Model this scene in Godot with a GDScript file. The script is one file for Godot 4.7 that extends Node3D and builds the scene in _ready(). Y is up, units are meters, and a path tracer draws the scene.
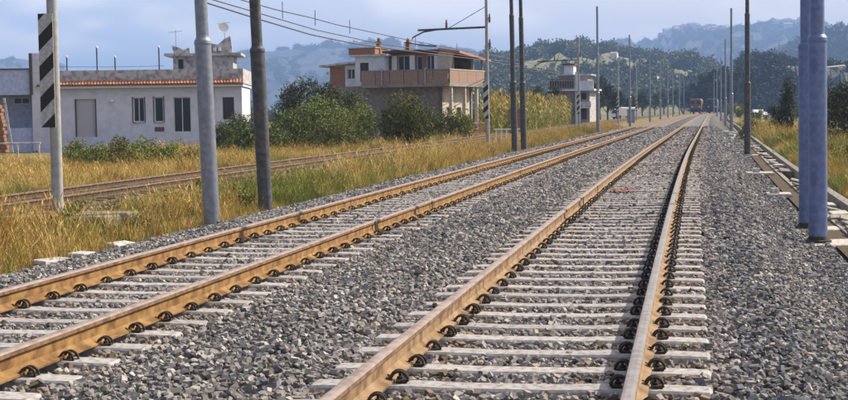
extends Node3D
# A double railway line in summer light, an older electrified line beside it, houses and hills behind.
# x runs to the right of the track, y up, distance ahead is -z. The rail tops lie at y = 0.

# ---------------------------------------------------------------- camera numbers
const FOC := 1442.4           # focal length in pixels of the 848 x 400 photograph
const EYE := 1.4376
const YAW := 0.18109
const PITCH := 0.06126
const ROLL := 0.015185

var rng := RandomNumberGenerator.new()
var noise := FastNoiseLite.new()
var taken := {}
var M := {}

# ---------------------------------------------------------------- geometry collector
class Geo:
	var v := PackedVector3Array()
	var n := PackedVector3Array()
	var c := PackedColorArray()
	var col := Color.WHITE
	func tri(a: Vector3, b: Vector3, d: Vector3) -> void:
		var nn := (b - a).cross(d - a).normalized()
		v.append(a); v.append(d); v.append(b)
		n.append(nn); n.append(nn); n.append(nn)
		c.append(col); c.append(col); c.append(col)
	func quad(a: Vector3, b: Vector3, d: Vector3, e: Vector3) -> void:   # counter-clockwise seen from outside
		var nn := (b - a).cross(d - a).normalized()
		v.append_array(PackedVector3Array([a, d, b, a, e, d]))
		n.append_array(PackedVector3Array([nn, nn, nn, nn, nn, nn]))
		c.append_array(PackedColorArray([col, col, col, col, col, col]))
	func squad(a: Vector3, b: Vector3, d: Vector3, e: Vector3, na: Vector3, nb: Vector3, nd: Vector3, ne: Vector3) -> void:
		v.append_array(PackedVector3Array([a, d, b, a, e, d]))
		n.append_array(PackedVector3Array([na, nd, nb, na, ne, nd]))
		c.append_array(PackedColorArray([col, col, col, col, col, col]))
	func hexa(p: Array) -> void:    # p: 0-3 the bottom ring, 4-7 the top ring, counter-clockwise seen from above
		quad(p[3], p[2], p[1], p[0]); quad(p[4], p[5], p[6], p[7])
		for i in 4:
			var j := (i + 1) % 4
			quad(p[i], p[j], p[j + 4], p[i + 4])
	func box(at: Vector3, size: Vector3, turn := Basis.IDENTITY) -> void:
		var h := size * 0.5
		var p := []
		for y in [-h.y, h.y]:
			for q in [Vector2(-1, 1), Vector2(1, 1), Vector2(1, -1), Vector2(-1, -1)]:
				p.append(at + turn * Vector3(q.x * h.x, y, q.y * h.z))
		hexa(p)
	func bevel_box(at: Vector3, size: Vector3, b: float, turn := Basis.IDENTITY) -> void:
		var h := size * 0.5
		var rings := []
		for r in [[-h.y, b], [-h.y + b, 0.0], [h.y - b, 0.0], [h.y, b]]:
			var ring := []
			for q in [Vector2(-1, 1), Vector2(1, 1), Vector2(1, -1), Vector2(-1, -1)]:
				ring.append(at + turn * Vector3(q.x * (h.x - r[1]), r[0], q.y * (h.z - r[1])))
			rings.append(ring)
		quad(rings[0][3], rings[0][2], rings[0][1], rings[0][0])
		quad(rings[3][0], rings[3][1], rings[3][2], rings[3][3])
		for k in 3:
			for i in 4:
				var j := (i + 1) % 4
				quad(rings[k][i], rings[k][j], rings[k + 1][j], rings[k + 1][i])
	func tube(pts: PackedVector3Array, radii: Array, sides := 8, caps := true, up := Vector3.UP) -> void:
		var rings := []
		var norms := []
		for i in pts.size():
			var t: Vector3 = (pts[mini(i + 1, pts.size() - 1)] - pts[maxi(i - 1, 0)]).normalized()
			var u := up if absf(t.dot(up)) < 0.95 else Vector3.RIGHT
			var a := t.cross(u).normalized()
			var b := a.cross(t).normalized()
			var ring := PackedVector3Array()
			var nn := PackedVector3Array()
			var r: float = radii[i] if i < radii.size() else radii[-1]
			for k in sides:
				var w := TAU * k / sides
				var d := a * cos(w) + b * sin(w)
				ring.append(pts[i] + d * r); nn.append(d)
			rings.append(ring); norms.append(nn)
		for i in pts.size() - 1:
			for k in sides:
				var j := (k + 1) % sides
				squad(rings[i][k], rings[i + 1][k], rings[i + 1][j], rings[i][j], norms[i][k], norms[i + 1][k], norms[i + 1][j], norms[i][j])
		if caps:
			for k in range(1, sides - 1):
				tri(rings[0][0], rings[0][k], rings[0][k + 1])
				tri(rings[-1][0], rings[-1][k + 1], rings[-1][k])
	func lathe(at: Vector3, prof: Array, sides := 20) -> void:      # prof: Vector2(radius, height) from the bottom up
		for i in prof.size() - 1:
			var p: Vector2 = prof[i]
			var q: Vector2 = prof[i + 1]
			var sl := Vector2(q.y - p.y, p.x - q.x).normalized()
			for k in sides:
				var w := TAU * k / sides
				var x := TAU * (k + 1) / sides
				var d := Vector3(cos(w), 0, -sin(w))
				var e := Vector3(cos(x), 0, -sin(x))
				var nd := d * sl.x + Vector3.UP * sl.y
				var ne := e * sl.x + Vector3.UP * sl.y
				squad(at + d * p.x + Vector3.UP * p.y, at + e * p.x + Vector3.UP * p.y, at + e * q.x + Vector3.UP * q.y, at + d * q.x + Vector3.UP * q.y, nd, ne, ne, nd)
	func leaf(at: Vector3, along: Vector3, side: Vector3) -> void:   # a pointed leaf of two triangles
		var nn := along.cross(side).normalized()
		v.append_array(PackedVector3Array([at, at + along * 0.55 + side, at + along, at, at + along, at + along * 0.45 - side]))
		n.append_array(PackedVector3Array([nn, nn, nn, nn, nn, nn]))
		c.append_array(PackedColorArray([col, col, col, col, col, col]))
	func mesh(m: Material, colours := false) -> ArrayMesh:
		var a := []
		a.resize(Mesh.ARRAY_MAX)
		a[Mesh.ARRAY_VERTEX] = v
		a[Mesh.ARRAY_NORMAL] = n
		if colours:
			a[Mesh.ARRAY_COLOR] = c
		var out := ArrayMesh.new()
		out.add_surface_from_arrays(Mesh.PRIMITIVE_TRIANGLES, a)
		out.surface_set_material(0, m)
		return out

# ---------------------------------------------------------------- nodes and names
func numbered(called: String) -> String:
	taken[called] = taken.get(called, 0) + 1
	return called if taken[called] == 1 else "%s_%03d" % [called, taken[called] - 1]

func tag(o: Node, label: String, category := "", group := "", kind := "") -> void:
	o.set_meta("label", label)
	if category: o.set_meta("category", category)
	if group: o.set_meta("group", group)
	if kind: o.set_meta("kind", kind)

func thing(called: String, at: Vector3, turn: float, label: String, category: String, group := "") -> Node3D:
	var o := Node3D.new()
	o.name = numbered(called)
	add_child(o)
	o.position = at
	o.rotation.y = turn
	tag(o, label, category, group)
	return o

func part(called: String, mesh: Mesh, parent: Node, at := Vector3.ZERO, turn := 0.0) -> MeshInstance3D:
	var o := MeshInstance3D.new()
	o.name = called
	o.mesh = mesh
	parent.add_child(o, true)
	o.position = at
	o.rotation.y = turn
	return o

func top_mesh(called: String, mesh: Mesh, label: String, category: String, group := "", kind := "") -> MeshInstance3D:
	var o := MeshInstance3D.new()
	o.name = numbered(called)
	o.mesh = mesh
	add_child(o)
	tag(o, label, category, group, kind)
	return o

func copy(o: Node3D, at: Vector3, turn: float, size := Vector3.ONE, label := "", group := "") -> Node3D:
	var r: Node3D = o.duplicate()
	r.name = numbered(str(o.name).rstrip("0123456789").trim_suffix("_"))
	add_child(r)
	r.position = at
	r.rotation.y = turn
	r.scale = size
	if label: r.set_meta("label", label)
	if group: r.set_meta("group", group)
	return r

# ---------------------------------------------------------------- positions
func bend(z: float) -> float:          # how far the line has swung to the right after z metres
	if z <= 0.0: return 0.0
	if z < 60.0: return 0.00014 * z * z
	if z < 214.0: return 0.504 + 0.0167 * (z - 60.0)
	if z < 365.0: return 3.076 + 0.0167 * (z - 214.0) + 0.0183 / 302.0 * (z - 214.0) * (z - 214.0)
	return 6.98 + 0.035 * (z - 365.0)

func heading(z: float) -> float:
	return atan((bend(z + 0.5) - bend(z - 0.5)))

func T(x: float, y: float, z: float) -> Vector3:     # x metres beside the line, z metres along it
	return Vector3(x + bend(z), y, -z)

func ray(px: float, py: float) -> Vector3:           # direction of a pixel of the photograph; z ahead
	var u := (px - 424.0) * cos(ROLL) - (py - 200.0) * sin(ROLL)
	var w := (px - 424.0) * sin(ROLL) + (py - 200.0) * cos(ROLL)
	var y := -w / FOC * cos(PITCH) - sin(PITCH)
	var z := -w / FOC * sin(PITCH) + cos(PITCH)
	return Vector3(u / FOC * cos(YAW) - z * sin(YAW), y, u / FOC * sin(YAW) + z * cos(YAW))

func at_depth(px: float, py: float, z: float) -> Vector3:
	var r := ray(px, py)
	return Vector3(r.x * z / r.z, EYE + r.y * z / r.z, -z)

func on_height(px: float, py: float, y: float) -> Vector3:
	var r := ray(px, py)
	var t := (y - EYE) / r.y
	return Vector3(r.x * t, y, -r.z * t)

func seen(p: Vector3, margin: float) -> bool:        # in or near the frame
	var x := p.x * cos(YAW) - p.z * sin(YAW)
	var z := -p.x * sin(YAW) - p.z * cos(YAW)
	if z < 3.0: return false
	return absf(x) < z * 0.294 + margin and (EYE - p.y) / z < 0.235

func ballast_y(x: float) -> float:
	if x < -8.6: return -0.66 - (-8.6 - x) * 0.3
	if x < -6.75: return lerpf(-0.56, -0.22, smoothstep(0.0, 1.0, (x + 8.6) / 1.85))
	if x < 0.55:
		var hump := 0.045 * exp(-pow((x + 3.0) / 0.42, 4.0)) + 0.012 * smoothstep(0.15, 0.4, x)
		return -0.212 + hump
	if x < 1.75: return lerpf(-0.222, -0.74, smoothstep(0.0, 1.0, (x - 0.55) / 1.2))
	return -0.76

func ground_y(x: float, z: float) -> float:
	var r := x - bend(z)
	var y := -0.62
	if r > -8.5 and r < 3.3:
		y = -1.3
	elif r <= -8.5:
		y = lerpf(-0.62, -0.48, smoothstep(-8.5, -11.0, r))
		y += 0.05 * noise.get_noise_2d(x * 9.0, z * 9.0)
		if r < -16.5:
			y = lerpf(y, -0.7, smoothstep(-16.5, -19.0, r))
	else:
		y = -0.62 - 1.3 * smoothstep(4.5, 16.0, r) + 0.06 * noise.get_noise_2d(x * 8.0, z * 8.0)
	return y - 1.2 * smoothstep(160.0, 500.0, z) * smoothstep(12.0, 40.0, absf(r))

# ---------------------------------------------------------------- materials
func lin(r: float, g: float, b: float) -> Color:
	return Color(r, g, b).linear_to_srgb()

func flat(r: float, g: float, b: float, rough := 0.9, metal := 0.0) -> StandardMaterial3D:
	var m := StandardMaterial3D.new()
	m.albedo_color = lin(r, g, b)
	m.roughness = rough
	m.metallic = metal
	m.metallic_specular = 0.4
	return m

func ramp_tex(stops: Array, freq: float, octaves: int, sd: int, kind := FastNoiseLite.TYPE_SIMPLEX_SMOOTH) -> NoiseTexture2D:
	var f := FastNoiseLite.new()
	f.seed = sd
	f.noise_type = kind
	f.frequency = freq
	f.fractal_octaves = octaves
	var t := NoiseTexture2D.new()
	t.width = 512
	t.height = 512
	t.seamless = true
	t.noise = f
	var g := Gradient.new()
	var offs := PackedFloat32Array()
	var cols := PackedColorArray()
	for s in stops:
		offs.append(s[0]); cols.append(lin(s[1], s[2], s[3]))
	g.offsets = offs
	g.colors = cols
	t.color_ramp = g
	return t

func grained(stops: Array, metres: float, sd: int, rough := 0.9, freq := 0.02, octaves := 5, relief := 0.0, kind := FastNoiseLite.TYPE_SIMPLEX_SMOOTH) -> StandardMaterial3D:
	var m := StandardMaterial3D.new()
	m.albedo_texture = ramp_tex(stops, freq, octaves, sd, kind)
	m.uv1_triplanar = true
	m.uv1_world_triplanar = true
	m.uv1_scale = Vector3.ONE / metres
	m.roughness = rough
	m.metallic_specular = 0.35
	if relief > 0.0:
		m.heightmap_enabled = true
		m.heightmap_texture = ramp_tex([[0.2, 0, 0, 0], [0.8, 1, 1, 1]], freq * 2.0, octaves, sd + 7, kind)
		m.heightmap_scale = relief
	return m

func tinted(rough := 0.9, back := Color.BLACK) -> StandardMaterial3D:
	var m := StandardMaterial3D.new()
	m.vertex_color_use_as_albedo = true
	m.roughness = rough
	m.metallic_specular = 0.3
	if back != Color.BLACK:
		m.backlight_enabled = true
		m.backlight = back
	return m

func make_materials() -> void:
	M.rail = grained([[0.22, 0.13, 0.078, 0.042], [0.42, 0.22, 0.142, 0.078], [0.62, 0.265, 0.18, 0.105], [0.85, 0.32, 0.23, 0.145]], 3.0, 11, 0.85, 0.02, 6)
	M.rail_ochre = grained([[0.22, 0.13, 0.068, 0.026], [0.42, 0.215, 0.12, 0.045], [0.62, 0.27, 0.16, 0.062], [0.85, 0.32, 0.205, 0.09]], 3.0, 15, 0.85, 0.025, 6)
	M.rail_side = grained([[0.25, 0.11, 0.068, 0.045], [0.5, 0.18, 0.112, 0.072], [0.8, 0.25, 0.165, 0.11]], 1.9, 14, 0.8, 0.02, 5)
	M.rail_top = grained([[0.2, 0.20, 0.15, 0.13], [0.5, 0.27, 0.215, 0.19], [0.85, 0.33, 0.275, 0.25]], 1.7, 12, 0.5, 0.02, 4)
	M.rail_top.metallic = 0.2
	M.rail_worn = grained([[0.2, 0.17, 0.15, 0.14], [0.5, 0.23, 0.215, 0.21], [0.85, 0.29, 0.28, 0.28]], 1.7, 13, 0.42, 0.02, 4)
	M.rail_worn.metallic = 0.25
	M.sleeper = []
	for k in 3:
		var t := 0.9 + 0.1 * k
		M.sleeper.append(grained([[0.22, 0.20 * t, 0.185 * t, 0.175 * t], [0.42, 0.31 * t, 0.30 * t, 0.30 * t], [0.8, 0.37 * t, 0.36 * t, 0.365 * t]], 1.1, 20 + k, 0.92, 0.03, 6, 0.1))
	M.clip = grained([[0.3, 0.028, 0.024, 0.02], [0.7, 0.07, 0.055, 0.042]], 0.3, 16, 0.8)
	M.stone = tinted(0.92)
	M.bed = grained([[0.3, 0.05, 0.047, 0.043], [0.55, 0.12, 0.115, 0.11], [0.75, 0.24, 0.23, 0.22]], 0.55, 31, 0.95, 0.06, 4, 2.0, FastNoiseLite.TYPE_CELLULAR)  # kept dark so the gaps between loose stones look shaded
	M.ground = grained([[0.25, 0.11, 0.085, 0.035], [0.5, 0.22, 0.165, 0.06], [0.75, 0.16, 0.16, 0.045]], 7.0, 33, 0.97, 0.02, 6, 3.0)
	M.old_bed = grained([[0.3, 0.05, 0.036, 0.024], [0.5, 0.12, 0.09, 0.06], [0.8, 0.20, 0.155, 0.11]], 1.1, 34, 0.95, 0.05, 4, 2.0)
	M.old_rail = grained([[0.3, 0.05, 0.03, 0.02], [0.6, 0.11, 0.07, 0.045]], 0.8, 35, 0.8)
	M.old_rail_top = flat(0.12, 0.088, 0.07, 0.5, 0.2)
	M.old_sleeper = grained([[0.3, 0.07, 0.05, 0.035], [0.7, 0.17, 0.13, 0.09]], 0.9, 36, 0.95)
	M.galv = grained([[0.22, 0.12, 0.165, 0.31], [0.5, 0.15, 0.20, 0.36], [0.8, 0.19, 0.24, 0.40]], 1.8, 41, 0.5, 0.02, 4)
	M.galv.metallic = 0.55
	M.galv_grey = grained([[0.22, 0.19, 0.215, 0.26], [0.5, 0.235, 0.26, 0.31], [0.8, 0.28, 0.30, 0.35]], 1.8, 40, 0.45, 0.02, 4)
	M.galv_grey.metallic = 0.55
	M.dark_pole = grained([[0.22, 0.06, 0.06, 0.065], [0.55, 0.085, 0.087, 0.095], [0.8, 0.115, 0.115, 0.12]], 1.8, 42, 0.6, 0.02, 4)
	M.dark_pole.metallic = 0.1
	M.old_mast = grained([[0.25, 0.28, 0.285, 0.28], [0.6, 0.34, 0.345, 0.34], [0.85, 0.39, 0.39, 0.38]], 2.2, 43, 0.8, 0.02, 4)
	M.concrete = grained([[0.25, 0.30, 0.28, 0.25], [0.5, 0.46, 0.44, 0.40], [0.8, 0.56, 0.54, 0.50]], 0.9, 44, 0.95, 0.02, 5, 0.4)
	M.concrete_old = grained([[0.25, 0.12, 0.11, 0.095], [0.5, 0.26, 0.24, 0.21], [0.8, 0.36, 0.335, 0.30]], 1.1, 45, 0.95, 0.02, 5, 0.4)
	M.plinth = grained([[0.25, 0.11, 0.085, 0.055], [0.5, 0.21, 0.17, 0.115], [0.8, 0.30, 0.25, 0.18]], 0.9, 48, 0.95, 0.025, 5)
	M.lid = grained([[0.25, 0.36, 0.36, 0.36], [0.7, 0.52, 0.52, 0.52]], 0.8, 46, 0.9, 0.02, 5, 0.2)
	M.black_paint = flat(0.03, 0.026, 0.025, 0.5)
	M.board_white = grained([[0.3, 0.36, 0.37, 0.36], [0.7, 0.50, 0.51, 0.50]], 0.9, 47, 0.6)
	M.wire = flat(0.09, 0.08, 0.08, 0.5, 0.4)
	M.insulator = flat(0.12, 0.06, 0.04, 0.25)
	M.plaster = grained([[0.2, 0.50, 0.52, 0.60], [0.4, 0.55, 0.57, 0.65], [0.8, 0.60, 0.62, 0.70]], 7.0, 51, 0.9, 0.02, 5)
	M.plaster_blue = grained([[0.2, 0.34, 0.40, 0.58], [0.7, 0.46, 0.52, 0.70]], 3.0, 52, 0.9)
	M.weathered = grained([[0.25, 0.24, 0.23, 0.24], [0.42, 0.42, 0.41, 0.42], [0.8, 0.52, 0.51, 0.52]], 5.0, 53, 0.95, 0.02, 5)
	M.terracotta = []
	for k in 3:
		var t := 0.8 + 0.2 * k
		M.terracotta.append(grained([[0.3, 0.28 * t, 0.12 * t, 0.065 * t], [0.7, 0.44 * t, 0.21 * t, 0.12 * t]], 0.6, 54 + k, 0.9))
	M.old_tiles = flat(0.46, 0.36, 0.29)
	M.glass = flat(0.025, 0.03, 0.035, 0.08)
	M.frame = flat(0.62, 0.62, 0.60, 0.6)
	M.dark_frame = flat(0.09, 0.07, 0.055, 0.7)
	M.shutter = flat(0.45, 0.45, 0.48, 0.7)
	M.brick = grained([[0.25, 0.20, 0.105, 0.072], [0.5, 0.29, 0.16, 0.115], [0.8, 0.36, 0.215, 0.16]], 2.0, 57, 0.92, 0.05, 3)
	M.pink = grained([[0.25, 0.24, 0.16, 0.13], [0.7, 0.32, 0.225, 0.18]], 2.6, 58, 0.9, 0.03, 4)
	M.render_shaded = grained([[0.25, 0.19, 0.175, 0.16], [0.7, 0.28, 0.265, 0.25]], 4.0, 59, 0.95)  # grey render with the shade of house fronts mixed into its colour
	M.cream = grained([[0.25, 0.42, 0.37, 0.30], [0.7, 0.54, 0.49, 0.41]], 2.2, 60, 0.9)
	M.dark_wood = flat(0.08, 0.05, 0.035, 0.8)
	M.pink_rail = flat(0.55, 0.27, 0.22, 0.7)
	M.steel = flat(0.30, 0.31, 0.33, 0.5, 0.4)
	M.white_paint = flat(0.72, 0.72, 0.70, 0.6)
	M.rust = grained([[0.3, 0.09, 0.045, 0.025], [0.5, 0.26, 0.13, 0.07], [0.8, 0.42, 0.24, 0.15]], 0.7, 61, 0.95, 0.04, 4)
	M.red_cloth = flat(0.27, 0.065, 0.05, 0.85)
	M.leaf = tinted(0.75, Color(0.13, 0.17, 0.04))
	M.grass = tinted(0.85, Color(0.22, 0.20, 0.07))
	M.bark = grained([[0.3, 0.06, 0.045, 0.03], [0.7, 0.15, 0.115, 0.08]], 0.8, 62, 0.95)
	M.hill_far = grained([[0.25, 0.035, 0.046, 0.045], [0.5, 0.05, 0.06, 0.055], [0.7, 0.075, 0.08, 0.07], [0.9, 0.105, 0.105, 0.09]], 900.0, 63, 0.97, 0.03, 6)
	M.hill_mid = grained([[0.3, 0.10, 0.115, 0.06], [0.5, 0.13, 0.14, 0.07], [0.65, 0.20, 0.175, 0.105], [0.9, 0.16, 0.15, 0.075]], 260.0, 64, 0.97, 0.03, 6)
	M.hill_cut = grained([[0.3, 0.05, 0.055, 0.05], [0.6, 0.085, 0.09, 0.085], [0.85, 0.12, 0.12, 0.11]], 40.0, 65, 0.97, 0.03, 6)
	M.path = grained([[0.3, 0.38, 0.34, 0.28], [0.7, 0.52, 0.48, 0.41]], 3.0, 66, 0.95)
	M.loco = grained([[0.3, 0.13, 0.075, 0.035], [0.7, 0.2, 0.125, 0.06]], 1.5, 67, 0.6)
	M.loco_dark = flat(0.05, 0.05, 0.055, 0.6)
	M.body_blue = flat(0.10, 0.13, 0.20, 0.5)

# ---------------------------------------------------------------- sky
func make_sky(sun_dir: Vector3) -> Sky:
	var w := 2048
	var h := 1024
	var im := Image.create(w, h, false, Image.FORMAT_RGBF)
	var f := FastNoiseLite.new()
	f.seed = 12
	f.noise_type = FastNoiseLite.TYPE_SIMPLEX_SMOOTH
	f.fractal_octaves = 5
	f.frequency = 1.0
	im.fill(Color(0.30, 0.29, 0.26))
	for j in h / 2:
		var el := PI * (0.5 - (j + 0.5) / h)
		var ce := cos(el)
		var se := sin(el)
		# pale at the horizon, deep blue overhead
		var t := 1.0 - exp(-el / 0.34)
		var base := Color(1.15, 1.46, 1.98).lerp(Color(0.06, 0.16, 0.48), t)
		var thin := exp(-maxf(el - 0.12, 0.0) / 0.30)
		for i in w:
			var az := TAU * (i + 0.5) / w
			var d := Vector3(sin(az) * ce, se, -cos(az) * ce)
			var near := maxf(d.dot(sun_dir), 0.0)
			var c := (base * (0.55 + 0.45 * smoothstep(-1.0, 0.4, d.dot(sun_dir)))).lerp(Color(2.2, 2.0, 1.86), 0.88 * smoothstep(0.02, 0.62, near))
			var n := f.get_noise_3d(d.x * 6.0, d.y * 17.0, d.z * 6.0)
			var k := smoothstep(-0.08, 0.30, n + 0.12 * near)
			c = c.lerp(Color(2.5, 2.3, 2.2) * (0.6 + 0.4 * smoothstep(-1.0, 0.4, d.dot(sun_dir))), 0.75 * k * thin)
			im.set_pixel(i, j, c)
	var m := PanoramaSkyMaterial.new()
	m.panorama = ImageTexture.create_from_image(im)
	var s := Sky.new()
	s.sky_material = m
	return s

# ---------------------------------------------------------------- the setting
func strip_along(xs: Array, ys: Array, z0: float, z1: float, step: float, closed := false) -> Geo:     # a profile swept along the line
	var g := Geo.new()
	var z := z0
	while z < z1 - 0.001:
		var st := step if z < 80.0 else step * 3.0
		var q := minf(z + st, z1)
		for i in xs.size() - (0 if closed else 1):
			var j := (i + 1) % xs.size()
			g.quad(T(xs[i], ys[i], z), T(xs[j], ys[j], z), T(xs[j], ys[j], q), T(xs[i], ys[i], q))
		z = q
	return g

func build_ground() -> void:
	var xs := [-6500.0, -4500.0, -3000.0, -1800.0, -900.0, -450.0, -250.0, -150.0, -100.0, -70.0, -50.0, -40.0, -32.0, -26.0, -22.0]
	var x := -19.0
	while x <= 20.0:
		xs.append(x); x += 0.75
	xs.append_array([24.0, 30.0, 40.0, 55.0, 75.0, 100.0, 150.0, 250.0, 450.0, 900.0, 1800.0, 3000.0, 4500.0, 6500.0])
	var zs := [-60.0, -20.0, 0.0]
	var z := 3.0
	while z < 7000.0:
		zs.append(z); z += maxf(1.5, z * 0.05)
	zs.append(7000.0)
	var g := Geo.new()
	for j in zs.size() - 1:
		for i in xs.size() - 1:
			var p := []
			for q in [[0, 0], [1, 0], [1, 1], [0, 1]]:
				var zz: float = zs[j + q[1]]
				var xx: float = xs[i + q[0]] + bend(minf(zz, 500.0))
				p.append(Vector3(xx, ground_y(xx, zz), -zz))
			g.quad(p[0], p[1], p[2], p[3])
	var o := top_mesh("ground", g.mesh(M.ground), "dry grassy ground running from the railway to the hills", "ground", "", "structure")
	# the shared ballast bed of the two new tracks
	var bx := []
	var by := []
	x = -9.0
	while x <= 2.6:
		bx.append(x); by.append(ballast_y(x) - 0.05); x += 0.2
	top_mesh("ballast_bed", strip_along(bx, by, -4.0, 460.0, 2.0).mesh(M.bed), "grey crushed stone bed under the two new tracks", "ballast", "", "structure")
	# the low bed of the older line
	top_mesh("old_ballast_bed", strip_along([-16.4, -15.6, -12.2, -11.5], [-0.75, -0.42, -0.42, -0.75], 10.0, 420.0, 2.0).mesh(M.old_bed), "brown weedy bed under the older track", "ballast", "", "structure")
	# gravel cess strip by the right-hand poles
	top_mesh("cess_path", strip_along([2.2, 2.55], [-0.752, -0.752], -4.0, 400.0, 2.0).mesh(M.old_bed), "brown gritty walkway strip beside the drain", "path", "", "structure")

func stone_mesh(sd: int) -> ArrayMesh:
	var r := RandomNumberGenerator.new()
	r.seed = sd
	var g := Geo.new()
	var p := []
	if sd % 5 < 3:          # a split block: a box with every corner knocked about
		for y in [-0.62, 0.62]:
			for q in [Vector2(-1, 1), Vector2(1, 1), Vector2(1, -1), Vector2(-1, -1)]:
				p.append(Vector3(q.x * 0.78 * r.randf_range(0.55, 1.2), y * r.randf_range(0.6, 1.25), q.y * 0.72 * r.randf_range(0.5, 1.2)))
		for q in [[0, 3, 2, 1], [4, 5, 6, 7], [0, 1, 5, 4], [1, 2, 6, 5], [2, 3, 7, 6], [3, 0, 4, 7]]:
			g.tri(p[q[0]], p[q[1]], p[q[2]])
			g.tri(p[q[0]], p[q[2]], p[q[3]])
		return g.mesh(M.stone)
	var t := (1.0 + sqrt(5.0)) / 2.0
	for q in [Vector3(-1, t, 0), Vector3(1, t, 0), Vector3(-1, -t, 0), Vector3(1, -t, 0), Vector3(0, -1, t), Vector3(0, 1, t), Vector3(0, -1, -t), Vector3(0, 1, -t), Vector3(t, 0, -1), Vector3(t, 0, 1), Vector3(-t, 0, -1), Vector3(-t, 0, 1)]:
		var d: Vector3 = q.normalized()
		d = d.clamp(Vector3(-0.7, -0.55, -0.72), Vector3(0.72, 0.58, 0.68))
		p.append(d * r.randf_range(0.75, 1.3))
	for q in [[0, 11, 5], [0, 5, 1], [0, 1, 7], [0, 7, 10], [0, 10, 11], [1, 5, 9], [5, 11, 4], [11, 10, 2], [10, 7, 6], [7, 1, 8], [3, 9, 4], [3, 4, 2], [3, 2, 6], [3, 6, 8], [3, 8, 9], [4, 9, 5], [2, 4, 11], [6, 2, 10], [8, 6, 7], [9, 8, 1]]:
		g.tri(p[q[0]], p[q[1]], p[q[2]])
	return g.mesh(M.stone)

func scatter(called: String, mesh: Mesh, where: Array, tints: PackedColorArray, parent: Node) -> MultiMeshInstance3D:
	var mm := MultiMesh.new()
	mm.transform_format = MultiMesh.TRANSFORM_3D
	mm.use_colors = true
	mm.mesh = mesh
	mm.instance_count = where.size()
	for i in where.size():
		mm.set_instance_transform(i, where[i])
		mm.set_instance_color(i, tints[i])
	var o := MultiMeshInstance3D.new()
	o.name = called
	o.multimesh = mm
	o.set_meta("kind", "stuff")
	parent.add_child(o, true)
	return o

const TRACKS := [-1.06, -4.93]
const PITCH_OF_SLEEPERS := 0.6
const FIRST := 2.36

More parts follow.
